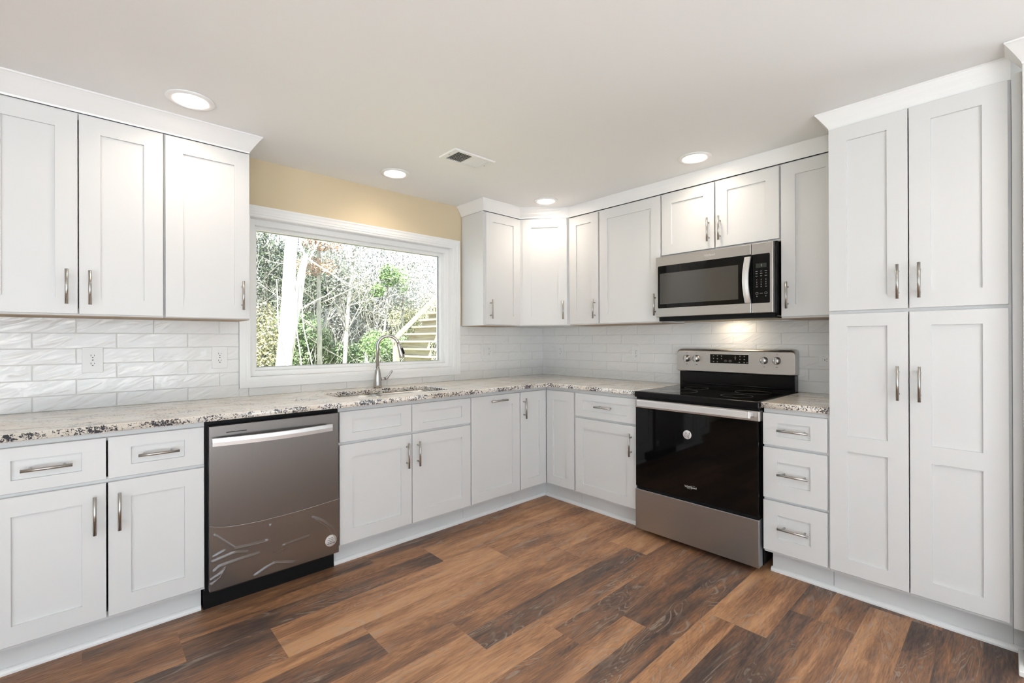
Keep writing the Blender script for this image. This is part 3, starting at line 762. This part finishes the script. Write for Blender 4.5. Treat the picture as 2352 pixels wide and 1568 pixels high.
mb = MB(); mb.box(R0+.042, R1-.036, .690, .708, .820, .8595, .0035, 2); mb.box(R0+.05, R0+.085, .6602, .692, .827, .853, .002); mb.box(R1-.08, R1-.045, .6602, .692, .827, .853, .002)
part('handle', mb, STEELL, od_)
logo(od_, 1.803, .6604, .375, .0175, LOGO)
sticker(od_, 1.784, .6604, .679, .026, 1.35)
mb = MB(); mb.box(R0+.008, R1-.008, .606, .650, .8590, .8715); part('vent_trim', mb, BLACKMATTE, t)
ct = MB(); ct.box(R0+.002, R1-.002, .045, .668, .8720, .9080, .006, 3); ct_ = part('cooktop', ct, BLACK, t)
mb = MB(); mb.box(R0+.018, R1-.018, .075, .645, .9075, .9092); gl = part('glass_surface', mb, CERAMIC, ct_)
BPRINT = P('burner_print', (.035, .033, .03), .3)
for s, d_, r in ((1.63, .47, .115), (1.63, .22, .075), (1.99, .47, .085), (1.99, .22, .10)):
    mb = MB(); mb.tube([(s+r*math.cos(2*math.pi*k/48), d_+r*math.sin(2*math.pi*k/48), .9093) for k in range(49)], .0007, 4)
    part('burner_ring', mb, BPRINT, ct_)
mb = MB(); mb.box(R0+.006, R1-.003, .012, .078, .895, 1.012, .004, 2); mb.tube([(R0+.02, .081, .930), (R1-.02, .081, .930)], .006, 10); part('back_riser', mb, BLACK, t)
# control panel: rounded top, slight lean
mb = MB(); bm = mb.bm
prof = [(.012, 1.012), (.088, 1.012), (.094, 1.018), (.0915, 1.150), (.088, 1.163), (.079, 1.1705), (.066, 1.1735), (.012, 1.1735)]
def rr_panel(s0, s1):
    a = []
    for ins, rs in ((s0, 1), (s1, -1)):
        pass
rows = []
cor = [(0, .022), (.004, .010), (.012, .003), (.024, 0)]
stations = [(R0-.006+x, dz) for x, dz in cor] + [(R1+.002-x, dz) for x, dz in cor[::-1]]
for s, dz in stations:
    rows.append([bm.verts.new(Vector((s, -d_, z-dz*max(0, (z-1.10)/.0735) + (dz*.35 if z < 1.02 else 0)))) for d_, z in prof])
for a, b_ in zip(rows, rows[1:]):
    for k in range(len(prof)):
        f = bm.faces.new([a[k], b_[k], b_[(k+1) % len(prof)], a[(k+1) % len(prof)]]); f.smooth = 2 < k < 7
bm.faces.new(rows[0]); bm.faces.new(rows[-1])
cp = part('control_panel', mb, STEEL, t)
for s in (1.500, 1.571, 2.012, 2.085):
    mb = MB(); mb.lathe((s, .0925, 1.103), [(.0, 0), (.0235, 0), (.0235, .004), (.0205, .006), (.0195, .024), (.017, .028), (0, .028)], 32, 'd')
    mb.box(s-.0065, s+.0065, .110, .1285, 1.103-.0205, 1.103+.0205, .002, 2); k = part('knob', mb, NICKEL, cp)
    mb = MB()
    for a in range(-140, 141, 20):
        x, z = s+.030*math.sin(math.radians(a)), 1.103+.030*math.cos(math.radians(a)); mb.tube([(x, .0926, z), (x, .0934, z)], .0009, 6)
    mb.box(s-.005, s+.005, .0926, .0934, 1.1425, 1.1445); mb.box(s-.006, s+.006, .0926, .0936, 1.0605, 1.0640)
    part('dial_marks', mb, INK, k)
mb = MB(); mb.box(1.666, 1.921, .0905, .0955, 1.0735, 1.139, .001); part('display_bezel', mb, LOGO, cp)
mb = MB(); mb.box(1.6685, 1.9185, .0955, .0965, 1.0765, 1.1365); dsp = part('display', mb, BGLASS, cp)
mb = MB()
for s, z, a in ((1.692, 1.128, .007), (1.719, 1.128, .007), (1.746, 1.127, .008), (1.692, 1.109, .008), (1.718, 1.107, .009), (1.746, 1.108, .007), (1.692, 1.088, .010), (1.718, 1.088, .007),
             (1.836, 1.126, .004), (1.836, 1.115, .010), (1.836, 1.104, .004), (1.866, 1.127, .009), (1.893, 1.127, .007), (1.866, 1.107, .008), (1.893, 1.107, .008), (1.862, 1.087, .008), (1.892, 1.087, .009), (1.910, 1.087, .005)):
    mb.box(s-a/2, s+a/2, .0966, .0969, z-.0012, z+.0012); mb.box(s-a/3, s+a/3, .0966, .0969, z-.0048, z-.0032)
for s in (1.772, 1.803): mb.ring((s, .0967, 1.093), .009, .006, .0005, 0, 16); mb.text(('1', '2')[s > 1.79], .009, (s, .0967, 1.093), 0, .0002)
part('icon_print', mb, INKL, dsp)

# ------------------------------------------------------------------ microwave
t = thing('microwave', 'stainless over-the-range microwave with black glass door', 'microwave', 'B', 1.807, 0, 1.37)
M0, M1 = 1.4335, 2.1680
mb = MB(); mb.box(M0+.004, M1-.001+.010, .012, .365, 1.371, 1.797, .002)
for k in range(9): mb.box(M0+.03, M1-.03, .16+.018*k, .168+.018*k, 1.3655, 1.3715)
part('body', mb, BLACK, t)
mb = MB(); mb.box(1.74, 1.90, .08, .14, 1.3700, 1.3708); part('lamp_lens', mb, HOODLAMP, t)
mb = MB(); mb.box(M0+.01, M1-.004, .335, .372, 1.3615, 1.389); part('bottom_vent', mb, BLACKMATTE, t)
md = MB(); md.box(M0, 2.0465, .3655, .400, 1.3895, 1.7930, .003, 2); md_ = part('door', md, STEEL, t)
def rrect(mb, s0, s1, z0, z1, d0_, d1_, r, right=True):
    p = []
    for cx, cz, a0, rr in ((s1, z1, 0, r if right else .0), (s0, z1, 90, r if right != 'r' else 0), (s0, z0, 180, r if right != 'r' else 0), (s1, z0, 270, r if right else 0)):
        if rr == 0: p.append((cx, cz)); continue
        ccx = cx-rr if cx == s1 else cx+rr; ccz = cz-rr if cz == z1 else cz+rr
        p += [(ccx+rr*math.cos(math.radians(a0+15*k)), ccz+rr*math.sin(math.radians(a0+15*k))) for k in range(7)]
    return mb.prism(p, d0_, d1_)
mb = MB(); rrect(mb, 1.4505, 2.0460, 1.4480, 1.7320, .3995, .4015, .007, False); part('glass', mb, BGLASS, md_)
m_, nt, b = new_mat('microwave_screen'); MSCR = m_
b.inputs['Base Color'].default_value = (.055, .052, .047, 1); b.inputs['Roughness'].default_value = .10; b.inputs['Specular IOR Level'].default_value = .9
mb = MB(); mb.box(1.4645, 1.9750, .4014, .4018, 1.4750, 1.6800); part('screen', mb, MSCR, md_)
logo(md_, 1.802, .4003, 1.7625, .0165, LOGO)
mb = MB(); bm = mb.bm; ra = []
for k in range(21):
    f = k/20; z = 1.449+.268*f; bow = math.sin(math.pi*f); dd = .414+.022*bow; sh = 2.034-.006*bow
    ra.append([bm.verts.new(Vector((sh+x, -(dd+y), z))) for x, y in ((-.018, 0), (-.016, .006), (0, .008), (.016, .006), (.018, 0), (0, -.005))])
for a, b_ in zip(ra, ra[1:]):
    for k in range(6):
        f = bm.faces.new([a[k], b_[k], b_[(k+1) % 6], a[(k+1) % 6]])
bm.faces.new(ra[0]); bm.faces.new(ra[-1])
for z in (1.452, 1.700): mb.box(2.018, 2.046, .4016, .418, z, z+.016, .001)
part('handle', mb, STEELL, md_)
pn = MB(); pn.box(2.0490, M1-.004, .3655, .400, 1.3895, 1.7930, .003, 2); pn_ = part('control_panel', pn, STEEL, t)
mb = MB(); rrect(mb, 2.0500, 2.1480, 1.4455, 1.7285, .3995, .4015, .007, 'r'); part('keypad', mb, BGLASS, pn_)
mb = MB(); mb.box(2.0740, 2.1310, .4015, .4019, 1.6490, 1.6740); part('display', mb, DISPLAY, pn_)
mb = MB()
for r_, z in enumerate((1.629, 1.616, 1.602)):
    for s in (2.0775, 2.1020, 2.1275):
        a = .012 if (r_+int(s*1000)) % 2 else .009; mb.box(s-a/2, s+a/2, .4016, .4018, z-.0010, z+.0010)
for r_, z in enumerate((1.580, 1.566, 1.553, 1.540)):
    for q, s in enumerate((2.0785, 2.1020, 2.1275)):
        if r_ < 3: mb.text(str(r_*3+q+1), .0095, (s, .4018, z), 0, .0002)
        elif q == 1: mb.text('0', .0095, (s, .4018, z), 0, .0002)
        else: mb.box(s-.005, s+.005, .4016, .4018, z-.0009, z+.0009)
for s in (2.079, 2.127): mb.ring((s, .4017, 1.502), .007, .006, .0005, 0, 14); mb.tube([(s, .4016, 1.485), (s, .4018, 1.485)], .0025, 8)
mb.box(2.094, 2.110, .4016, .4018, 1.5010, 1.5026)
mb.text('1', .018, (2.1035, .4021, 1.6615), 0, .0002)
part('key_lettering', mb, INKL, pn_)

# ------------------------------------------------------------------ outlets
def outlet(fr, s0, s1, z0, z1, label, kinds, horiz=False):
    sc, zc = (s0+s1)/2, (z0+z1)/2
    t = thing('wall_outlet', label, 'outlet', fr, sc, .0086, z0)
    mb = MB(); mb.box(s0, s1, .0087, .0140, z0, z1, .0022, 2); part('plate', mb, PLASTIC, t)
    for kd, s in kinds:
        if kd == 'duplex':
            for q in (-1, 1):
                cx, cz = (sc, zc+q*.0195) if not horiz else (sc+q*.0195, zc)
                mb = MB(); pl = []
                for a in range(0, 360, 12):
                    x, z = .0172*math.cos(math.radians(a)), .0172*math.sin(math.radians(a)); z = max(-.0142, min(.0142, z)); pl.append((x, z))
                if horiz: pl = [(z, -x) for x, z in pl]
                mb.prism([(cx+x, cz+z) for x, z in pl], .0139, .0152); rc = part('receptacle', mb, PLASTIC, t)
                mb = MB()
                for x, z, w_, h_ in ((-.0062, .003, .0022, .0085), (.0062, .003, .0020, .0065), (0, -.0075, .005, .0045)):
                    if horiz: x, z, w_, h_ = z, -x, h_, w_
                    mb.box(cx+x-w_/2, cx+x+w_/2, .0150, .0155, cz+z-h_/2, cz+z+h_/2)
                part('slots', mb, SLOT, rc)
            mb = MB(); mb.lathe((sc, .0139, zc), [(0, 0), (.003, 0), (.0028, .0012), (0, .0014)], 14, 'd'); part('screw', mb, INK, t)
        else:
            mb = MB(); mb.box(s-.0165, s+.0165, .0139, .0157, zc-.033, zc+.033, .001); rc = part('insert', mb, PLASTIC, t)
            mb = MB()
            if kd == 'gfci':
                for q in (-1, 1):
                    for x, z, w_, h_ in ((-.0062, .003, .0022, .0075), (.0062, .003, .0020, .006), (0, -.006, .0045, .004)): mb.box(s+x-w_/2, s+x+w_/2, .0155, .0160, zc+q*.021+z-h_/2, zc+q*.021+z+h_/2)
                mb.box(s+.008, s+.012, .0155, .0160, zc-.004, zc+.002)
                part('slots', mb, SLOT, rc)
            else:
                mb.box(s-.012, s+.012, .0155, .0185, zc-.024, zc+.024, .002); part('rocker', mb, PLASTIC, rc)
outlet('A', -3.2680, -3.1900, 1.0830, 1.2080, 'white duplex outlet on the tile above the left counter end', [('duplex', 0)])
outlet('A', -2.7305, -2.6530, 1.0815, 1.2050, 'white duplex outlet on the tile beside the window casing', [('duplex', 0)])
outlet('A', -.7812, -.6535, 1.0790, 1.2035, 'white two-gang outlet and switch plate right of the window', [('switch', -.741), ('gfci', -.694)])
outlet('B', .1915, .2730, 1.0705, 1.1945, 'white outlet on the range wall close to the corner', [('gfci', .232)])
outlet('B', .9950, 1.0720, 1.0675, 1.1880, 'white duplex outlet on the tile left of the range', [('duplex', 0)])
outlet('B', 2.2850, 2.4100, 1.0750, 1.1500, 'white sideways outlet between range and pantry', [('duplex', 0)], True)

# ------------------------------------------------------------------ ceiling fixtures
def can(x, y, label, group='recessed ceiling lights'):
    t = thing('recessed_light', label, 'light', 'A', x, -y, ZC, group)
    mb = MB(); mb.lathe((x, -y, ZC-.0003), [(.094, 0), (.0945, -.003), (.091, -.0065), (.080, -.0085), (.069, -.0065), (.0655, -.003), (.0655, 0)], 48); part('trim_ring', mb, TRIM, t)
    mb = MB(); mb.lathe((x, -y, ZC-.0004), [(0, -.0030), (.0655, -.0030), (.0655, -.0012), (0, -.0012)], 48); part('lens', mb, LENS, t)
    ld = bpy.data.lights.new('downlight', 'AREA'); ld.shape = 'DISK'; ld.size = .12; ld.energy = CANW; ld.color = (1, .84, .69); ld.spread = math.radians(140)
    lo = bpy.data.objects.new('downlight', ld); COL.objects.link(lo); lo.parent = t; lo.location = (0, 0, -.0045)
can(-2.903, -.560, 'round recessed ceiling light above the left cabinets')
can(-1.766, -.347, 'round recessed ceiling light above the window')
can(-.594, -.598, 'round recessed ceiling light before the diagonal corner cabinet')
can(-.561, -1.788, 'round recessed ceiling light above the range')
for x in (-4.5, -2.8, -1.25):  # extra unseen fixtures, added to light the room from the camera side
    for y in (-3.4,): can(x, y, 'added round recessed ceiling light, unseen behind the camera', 'added lights behind the camera')
t = thing('ceiling_vent', 'white rectangular air vent on the ceiling', 'vent', 'A', -1.56, .857, ZC)
V0, V1, W0, W1 = -1.712, -1.412, .772, .942
mb = MB(); bm = mb.bm
# frame lies flat against the ceiling
def hframe(mb, s0, s1, d0_, d1_, b1, b2, z0, z1):
    O = [(s0, d0_), (s1, d0_), (s1, d1_), (s0, d1_)]; I = [(s0+b1, d0_+b2), (s1-b1, d0_+b2), (s1-b1, d1_-b2), (s0+b1, d1_-b2)]; E = [(s0+.004, d0_+.004), (s1-.004, d0_+.004), (s1-.004, d1_-.004), (s0+.004, d1_-.004)]
    L = [[mb.bm.verts.new(Vector((x, -y, z))) for x, y in Q] for Q, z in ((O, z1), (O, z1-.003), (E, z0), (I, z0), (I, z1))]
    for a, b_ in zip(L, L[1:]):
        for k in range(4): mb.bm.faces.new([a[k], a[(k+1) % 4], b_[(k+1) % 4], b_[k]])
hframe(mb, V0, V1, W0, W1, .036, .022, ZC-.009, ZC-.0004); part('frame', mb, TRIM, t)
mb = MB(); mb.box(V0+.037, V1-.037, W0+.023, W1-.023, ZC-.0016, ZC-.0006); part('duct', mb, BLACKMATTE, t)
for q, nm in ((-1, 'left'), (1, 'right')):
    mb = MB(); c0 = (V0+V1)/2
    for k in range(9):
        s = c0 + q*(.010+.0118*(k+.4)); dx = .0052*q; lo = ZC-.0092; hi = ZC-.0022
        mb.quad([(s-dx*.0, W0+.023, lo), (s-dx*.0, W1-.023, lo), (s-dx, W1-.023, hi), (s-dx, W0+.023, hi)])
        mb.quad([(s-dx*.0, W0+.023, lo), (s-dx*.0, W1-.023, lo), (s+.0008, W1-.023, lo), (s+.0008, W0+.023, lo)])
    part('louvers', mb, TRIM, t)
mb = MB(); mb.box((V0+V1)/2-.007, (V0+V1)/2+.007, W0+.022, W1-.022, ZC-.009, ZC-.003); part('divider', mb, TRIM, t)
for s in (V0+.018, V1-.018):
    mb = MB(); mb.lathe((s, (W0+W1)/2, ZC-.0088), [(0, -.001), (.0032, -.0006), (.0034, 0), (0, 0)], 12); part('screw', mb, INK, t)

# ------------------------------------------------------------------ outdoors
DECK = None
m_, nt, b = new_mat('treated_lumber'); LUMB = m_
g = noise(nt, mapping(nt, (10, 1.2, 26)), 1, 4, .6, 1.5)
nt.links.new(ramp(nt, g, [(.3, (.20, .175, .115)), (.5, (.29, .26, .18)), (.7, (.36, .33, .25))]), b.inputs['Base Color']); b.inputs['Roughness'].default_value = .7
def bark(name, a, c_):
    m_, nt, b = new_mat(name); g = noise(nt, mapping(nt, (16, 16, 3)), 1, 4, .6, .5)
    nt.links.new(ramp(nt, g, [(.3, a), (.65, c_)]), b.inputs['Base Color']); b.inputs['Roughness'].default_value = .85; return m_
BARKP = bark('pale_bark', (.30, .29, .27), (.60, .59, .57)); BARKG = bark('grey_bark', (.08, .075, .07), (.22, .21, .195)); BARKW = bark('twig_bark', (.24, .23, .20), (.44, .42, .38))
def leafm(name, a, c_):
    m_, nt, b = new_mat(name); g = noise(nt, mapping(nt, (3, 3, 3)), 2.5, 3, .6)
    nt.links.new(ramp(nt, g, [(.35, a), (.65, c_)]), b.inputs['Base Color']); b.inputs['Roughness'].default_value = .5; return m_
LG = leafm('green_leaf', (.075, .125, .045), (.20, .28, .13)); LD = leafm('dark_leaf', (.03, .045, .025), (.10, .125, .07)); LY = leafm('yellow_leaf', (.17, .165, .07), (.42, .39, .22)); LO = leafm('orange_leaf', (.25, .12, .06), (.46, .30, .20)); LB = leafm('bright_leaf', (.08, .16, .04), (.20, .30, .11)); LW = leafm('grey_leaf', (.13, .135, .115), (.38, .38, .33))
mb = MB(); bm = mb.bm
gx = [-30+2.2*i for i in range(50)]; gy = [.6+2.2*j for j in range(26)]
gv = [[bm.verts.new(Vector((x, y, -.9 + .12*math.sin(x*.7)*math.cos(y*.5) + max(0, y-9)*.05))) for y in gy] for x in gx]
for i in range(len(gx)-1):
    for j in range(len(gy)-1): f = bm.faces.new([gv[i][j], gv[i+1][j], gv[i+1][j+1], gv[i][j+1]]); f.smooth = True
solid('ground', mb, leafm('leaf_litter', (.20, .19, .10), (.42, .42, .24)), label='yard and woodland ground beyond the window', cat='ground', kind='structure')
def wthing(name, label, cat, x, y, z, group=None): return thing(name, label, cat, 'A', x, -y, z, group)
def wp(p): return (p[0], -p[1], p[2])
def leaves(mb, cen, rad, n, size, rng):
    bm = mb.bm
    for _ in range(n):
        while True:
            q = Vector((rng.uniform(-1, 1), rng.uniform(-1, 1), rng.uniform(-1, 1)))
            if q.length < 1: break
        c_ = Vector(cen) + Vector((q.x*rad[0], q.y*rad[1], q.z*rad[2]))
        a = Vector((rng.gauss(0, 1), rng.gauss(0, 1), rng.gauss(0, 1))).normalized(); b_ = a.orthogonal().normalized(); s = size*rng.uniform(.6, 1.4)
        p = [c_-a*s, c_+b_*s*.45+a*s*.1, c_+a*s, c_-b_*s*.45+a*s*.1]
        bm.faces.new([bm.verts.new(v) for v in p])
def limb(mb, p, d, L, r, depth, rng, spread=.6, n=7):
    pts = [Vector(p)]; dd = Vector(d).normalized(); rs = [r]; k = 5
    for i in range(k):
        dd = (dd + Vector((rng.gauss(0, .10), rng.gauss(0, .10), rng.gauss(0, .06)+.03))).normalized()
        pts.append(pts[-1]+dd*L/k); rs.append(r*(1-.55*(i+1)/k))
    mb.tube([wp(q) for q in pts], rs, n, True)
    if depth > 0:
        for i in range(rng.randint(2, 4)):
            j = rng.randint(1, k); nd = (dd + Vector((rng.gauss(0, spread), rng.gauss(0, spread), rng.gauss(.1, spread*.7)))).normalized()
            limb(mb, pts[j], nd, L*rng.uniform(.45, .7), rs[j]*.6, depth-1, rng, spread, max(4, n-2))
# twin-stemmed pale tree
rng = random.Random(3)
t = wthing('tree', 'large pale twin-trunked tree at the left of the window view', 'tree', .20, 9.0, -.9)
mb = MB()
mb.tube([wp(p) for p in ((.15, 9, -.95), (.31, 9, .65), (.375, 9, 1.5), (.415, 9, 2.3), (.455, 9, 3.2), (.50, 9, 3.85), (.56, 9, 6.0), (.6, 9, 8.5))], [.24, .185, .165, .150, .142, .138, .12, .08], 20)
part('trunk', mb, BARKP, t)
mb = MB(); mb.tube([wp(p) for p in ((.40, 8.98, .6), (.47, 8.95, 1.45), (.63, 8.95, 2.25), (.73, 8.95, 3.0), (.82, 8.95, 3.4))], [.08, .115, .10, .085, .06], 16)
limb(mb, (.80, 8.95, 3.35), (-.35, 0, 1), 1.5, .034, 2, rng); limb(mb, (.80, 8.95, 3.35), (.9, .1, -.75), 1.2, .028, 1, rng); limb(mb, (.73, 8.95, 3.0), (.5, .2, .8), 1.2, .03, 2, rng); limb(mb, (.6, 8.9, 2.0), (.9, 0, .6), .9, .02, 1, rng)
part('side_stem', mb, BARKP, t)
mb = MB()
for x0, x1 in ((.08, .30), (.62, .96), (.52, .66)):
    mb.tube([wp((x0 + (x1-x0)*(1-f)**1.5 + .02*math.sin(9*f), 8.8, .3+2.4*f)) for f in [k/10 for k in range(11)]], .014, 6)
part('vine', mb, BARKW, t)
specs = [  # x, y, height, trunk r, lean, leaf material, leaf blobs (dx, z, rx, rz, n), label, bark
 (.28, 10.0, 4.2, .06, (-.14, 0, 1), LY, [(-.15, 1.25, .40, 1.0, 1000)], 'slender grey tree with yellow leaves at the window left', BARKG),
 (1.55, 10.3, 6.5, .085, (.03, 0, 1), LO, [(-.1, 3.3, .6, .28, 420), (.1, 3.95, .6, .22, 380)], 'bare tree with a few orange leaves beside the twin trunk', BARKW),
 (2.35, 10.6, 6.5, .075, (.10, 0, 1), LW, [(.1, 3.9, .7, .5, 500)], 'pale bare tree leaning right in the middle of the view', BARKW),
 (2.75, 9.6, 1.9, .10, (-.05, 0, 1), LB, [(.15, 1.15, .5, .4, 700)], 'broken pale trunk standing behind the faucet', BARKP),
 (4.15, 11.5, 6.0, .05, (.05, 0, 1), LB, [(.15, 3.45, .34, .42, 900), (.6, 3.3, .28, .5, 420), (-.25, 2.9, .22, .25, 380)], 'slim tree with a bright green clump at upper right', BARKW),
 (5.3, 12.2, 6.5, .05, (.0, 0, 1), LW, [(.2, 3.0, .9, .8, 1500)], 'hazy grey bare tree at the upper right', BARKW),
 (6.6, 13.5, 6.0, .05, (-.06, 0, 1), LY, [(-.2, 2.1, 1.1, .5, 1500)], 'thin tree with pale yellow leaves above the outdoor stairs', BARKW),
 (3.35, 12.6, 7.0, .06, (-.04, 0, 1), LW, [(.0, 3.4, .9, 1.0, 1500)], 'bare grey tree deep behind the middle of the view', BARKG),
 (1.0, 12.4, 7.5, .07, (-.03, 0, 1), LD, [(-.5, 3.6, .9, 1.3, 2600), (.7, 3.4, .8, 1.2, 2200)], 'dark-leaved tree behind the twin trunk', BARKG),
]
for i, (x, y, h, r, ln, lm, blobs, lab, bk) in enumerate(specs):
    rng = random.Random(20+i)
    t = wthing('tree', lab, 'tree', x, y, -.95)
    mb = MB(); pts = [Vector((x+ln[0]*h*f+.06*math.sin(5*f+i), y, -.95+h*f)) for f in [k/8 for k in range(9)]]
    mb.tube([wp(q) for q in pts], [r*(1-.6*k/8) for k in range(9)], 12)
    for k in range(9 if h > 3 else 2):
        j = rng.randint(2, 7); limb(mb, pts[j], (rng.gauss(0, .9), rng.gauss(0, .5), rng.uniform(.3, 1)), rng.uniform(.7, 1.5), r*.24, 2, rng)
    part('trunk', mb, bk, t)
    mb = MB()
    for dx, z, rx, rz, n in blobs: leaves(mb, (x+dx, y-.25, z), (rx, .4, rz), n, .05, rng)
    part('foliage', mb, lm, t)
shr = [(1.75, 11.4, 1.35, 1.0, 1.15, LG, 5200, 'broad green shrub right of the twin trunk'), (2.9, 11.2, .55, 1.2, .75, LG, 3600, 'low green shrub below the bare trees in the middle'),
       (4.3, 11.8, .75, 1.1, .8, LG, 3200, 'pale green shrub left of the outdoor stairs'), (.9, 11.6, .95, .6, 1.1, LD, 2600, 'dark shrub directly behind the twin trunk'),
       (.25, 11.4, .7, .6, .8, LY, 1500, 'yellow-green shrub at the lower left of the window'), (3.6, 13.2, 1.8, 1.4, .9, LW, 3600, 'tangled grey-green thicket behind the middle trees'),
       (6.2, 13.0, 1.0, 1.4, .9, LY, 2400, 'yellow-green thicket behind the outdoor stairs')]
for i, (x, y, z, rx, rz, lm, n, lab) in enumerate(shr):
    rng = random.Random(50+i); t = wthing('shrub', lab, 'shrub', x, y, -.85)
    mb = MB()
    for k in range(16): limb(mb, (x+rng.gauss(0, rx*.4), y+rng.gauss(0, .3), -.85), (rng.gauss(0, .4), rng.gauss(0, .2), 1), z+.6+rz*.6, .014, 1, rng)
    part('stems', mb, BARKW, t)
    mb = MB()
    for k in range(9):
        cx, cz = x+rng.uniform(-.6, .6)*rx, z+rng.uniform(-.55, .55)*rz
        leaves(mb, (cx, y+rng.uniform(-.4, .4), cz), (rx*.5, .5, rz*.5), n//9, .052, rng)
    part('foliage', mb, lm, t)
def woods(name, seed, n, xr, yr, zr, lm, per, size, lab, rad=(1.0, .6, .9)):
    mb = MB(); rng = random.Random(seed)
    for k in range(n): leaves(mb, (rng.uniform(*xr), rng.uniform(*yr), rng.uniform(*zr)), rad, per, size, rng)
    solid(name, mb, lm, label=lab, cat='woodland', kind='stuff')
woods('woodland_foliage', 91, 95, (-1, 14), (16, 19), (-.4, 4.6), LW, 520, .085, 'distant grey-green tangle of woodland leaves')
woods('woodland_foliage', 92, 34, (-1, 13), (15.5, 18), (-.6, 2.4), LG, 480, .08, 'distant green undergrowth low in the woodland')
woods('woodland_foliage', 93, 26, (-.5, 5), (14.5, 17), (.6, 4.6), LD, 480, .08, 'distant dark evergreen leaves behind the twin trunk')
woods('woodland_foliage', 94, 20, (4.5, 13), (15, 17), (.4, 3.6), LY, 330, .07, 'distant yellowish woodland leaves toward the right')
woods('woodland_foliage', 95, 75, (-2, 18), (20, 23), (-.4, 6.6), LW, 480, .11, 'farthest pale veil of woodland leaves', (1.4, .8, 1.2))
mb = MB(); rng = random.Random(97)
for k in range(900):
    x = rng.uniform(-.2, 8.5); y = rng.uniform(10.2, 14); z = rng.uniform(-.2, 4.6)
    a = rng.gauss(math.pi/2, .75); L_ = rng.uniform(.4, 1.5); p = [(x, y, z)]
    for q in range(4):
        a += rng.gauss(0, .22); p.append((p[-1][0]+math.cos(a)*L_/4, y, p[-1][2]+math.sin(a)*L_/4))
    r = rng.choice((.003, .004, .005, .007)); mb.tube([wp(v) for v in p], [r, r*.9, r*.75, r*.6, r*.35], 4, False)
solid('woodland_twigs', mb, BARKW, label='tangle of pale bare twigs and vines among the trees', cat='woodland', kind='stuff')
# outdoor stairs
t = wthing('outdoor_staircase', 'wooden outdoor staircase rising to the right beyond the window', 'stairs', 1.4, 4.8, -.9)
run, rise, x00, z00 = .160, .148, 1.42, 1.235
Y0, Y1 = 4.25, 5.27
mb = MB(); bm = mb.bm
a = [(1.27, 1.30), (2.95, 2.82), (2.95, 2.71), (1.27, 1.19)]
mb.prism(a, -5.33, -5.285); part('stringer', mb, LUMB, t)
mb = MB(); mb.box(1.30, 1.395, -5.40, -5.285, -.9, 1.24, .003); part('post', mb, LUMB, t)
for k in range(-6, 9):
    x = x00 + run*max(k, 0) + .03*min(k, 0)*-1; z = z00 + rise*.98*k
    mb = MB(); mb.box(x-.085, x+(.25 if k >= 0 else .12), -Y1, -Y0, z-.038, z, .004); part('tread', mb, LUMB, t)
    mb = MB(); mb.box(x, x+.02, -Y1, -Y0, z-rise*.98, z-.0385); part('riser', mb, LUMB, t)
mb = MB(); mb.prism([(1.42, -.9), (2.95, -.9), (2.95, 2.2), (1.6, 1.1), (1.47, .3)], -4.25, -4.21); part('near_stringer', mb, LUMB, t)
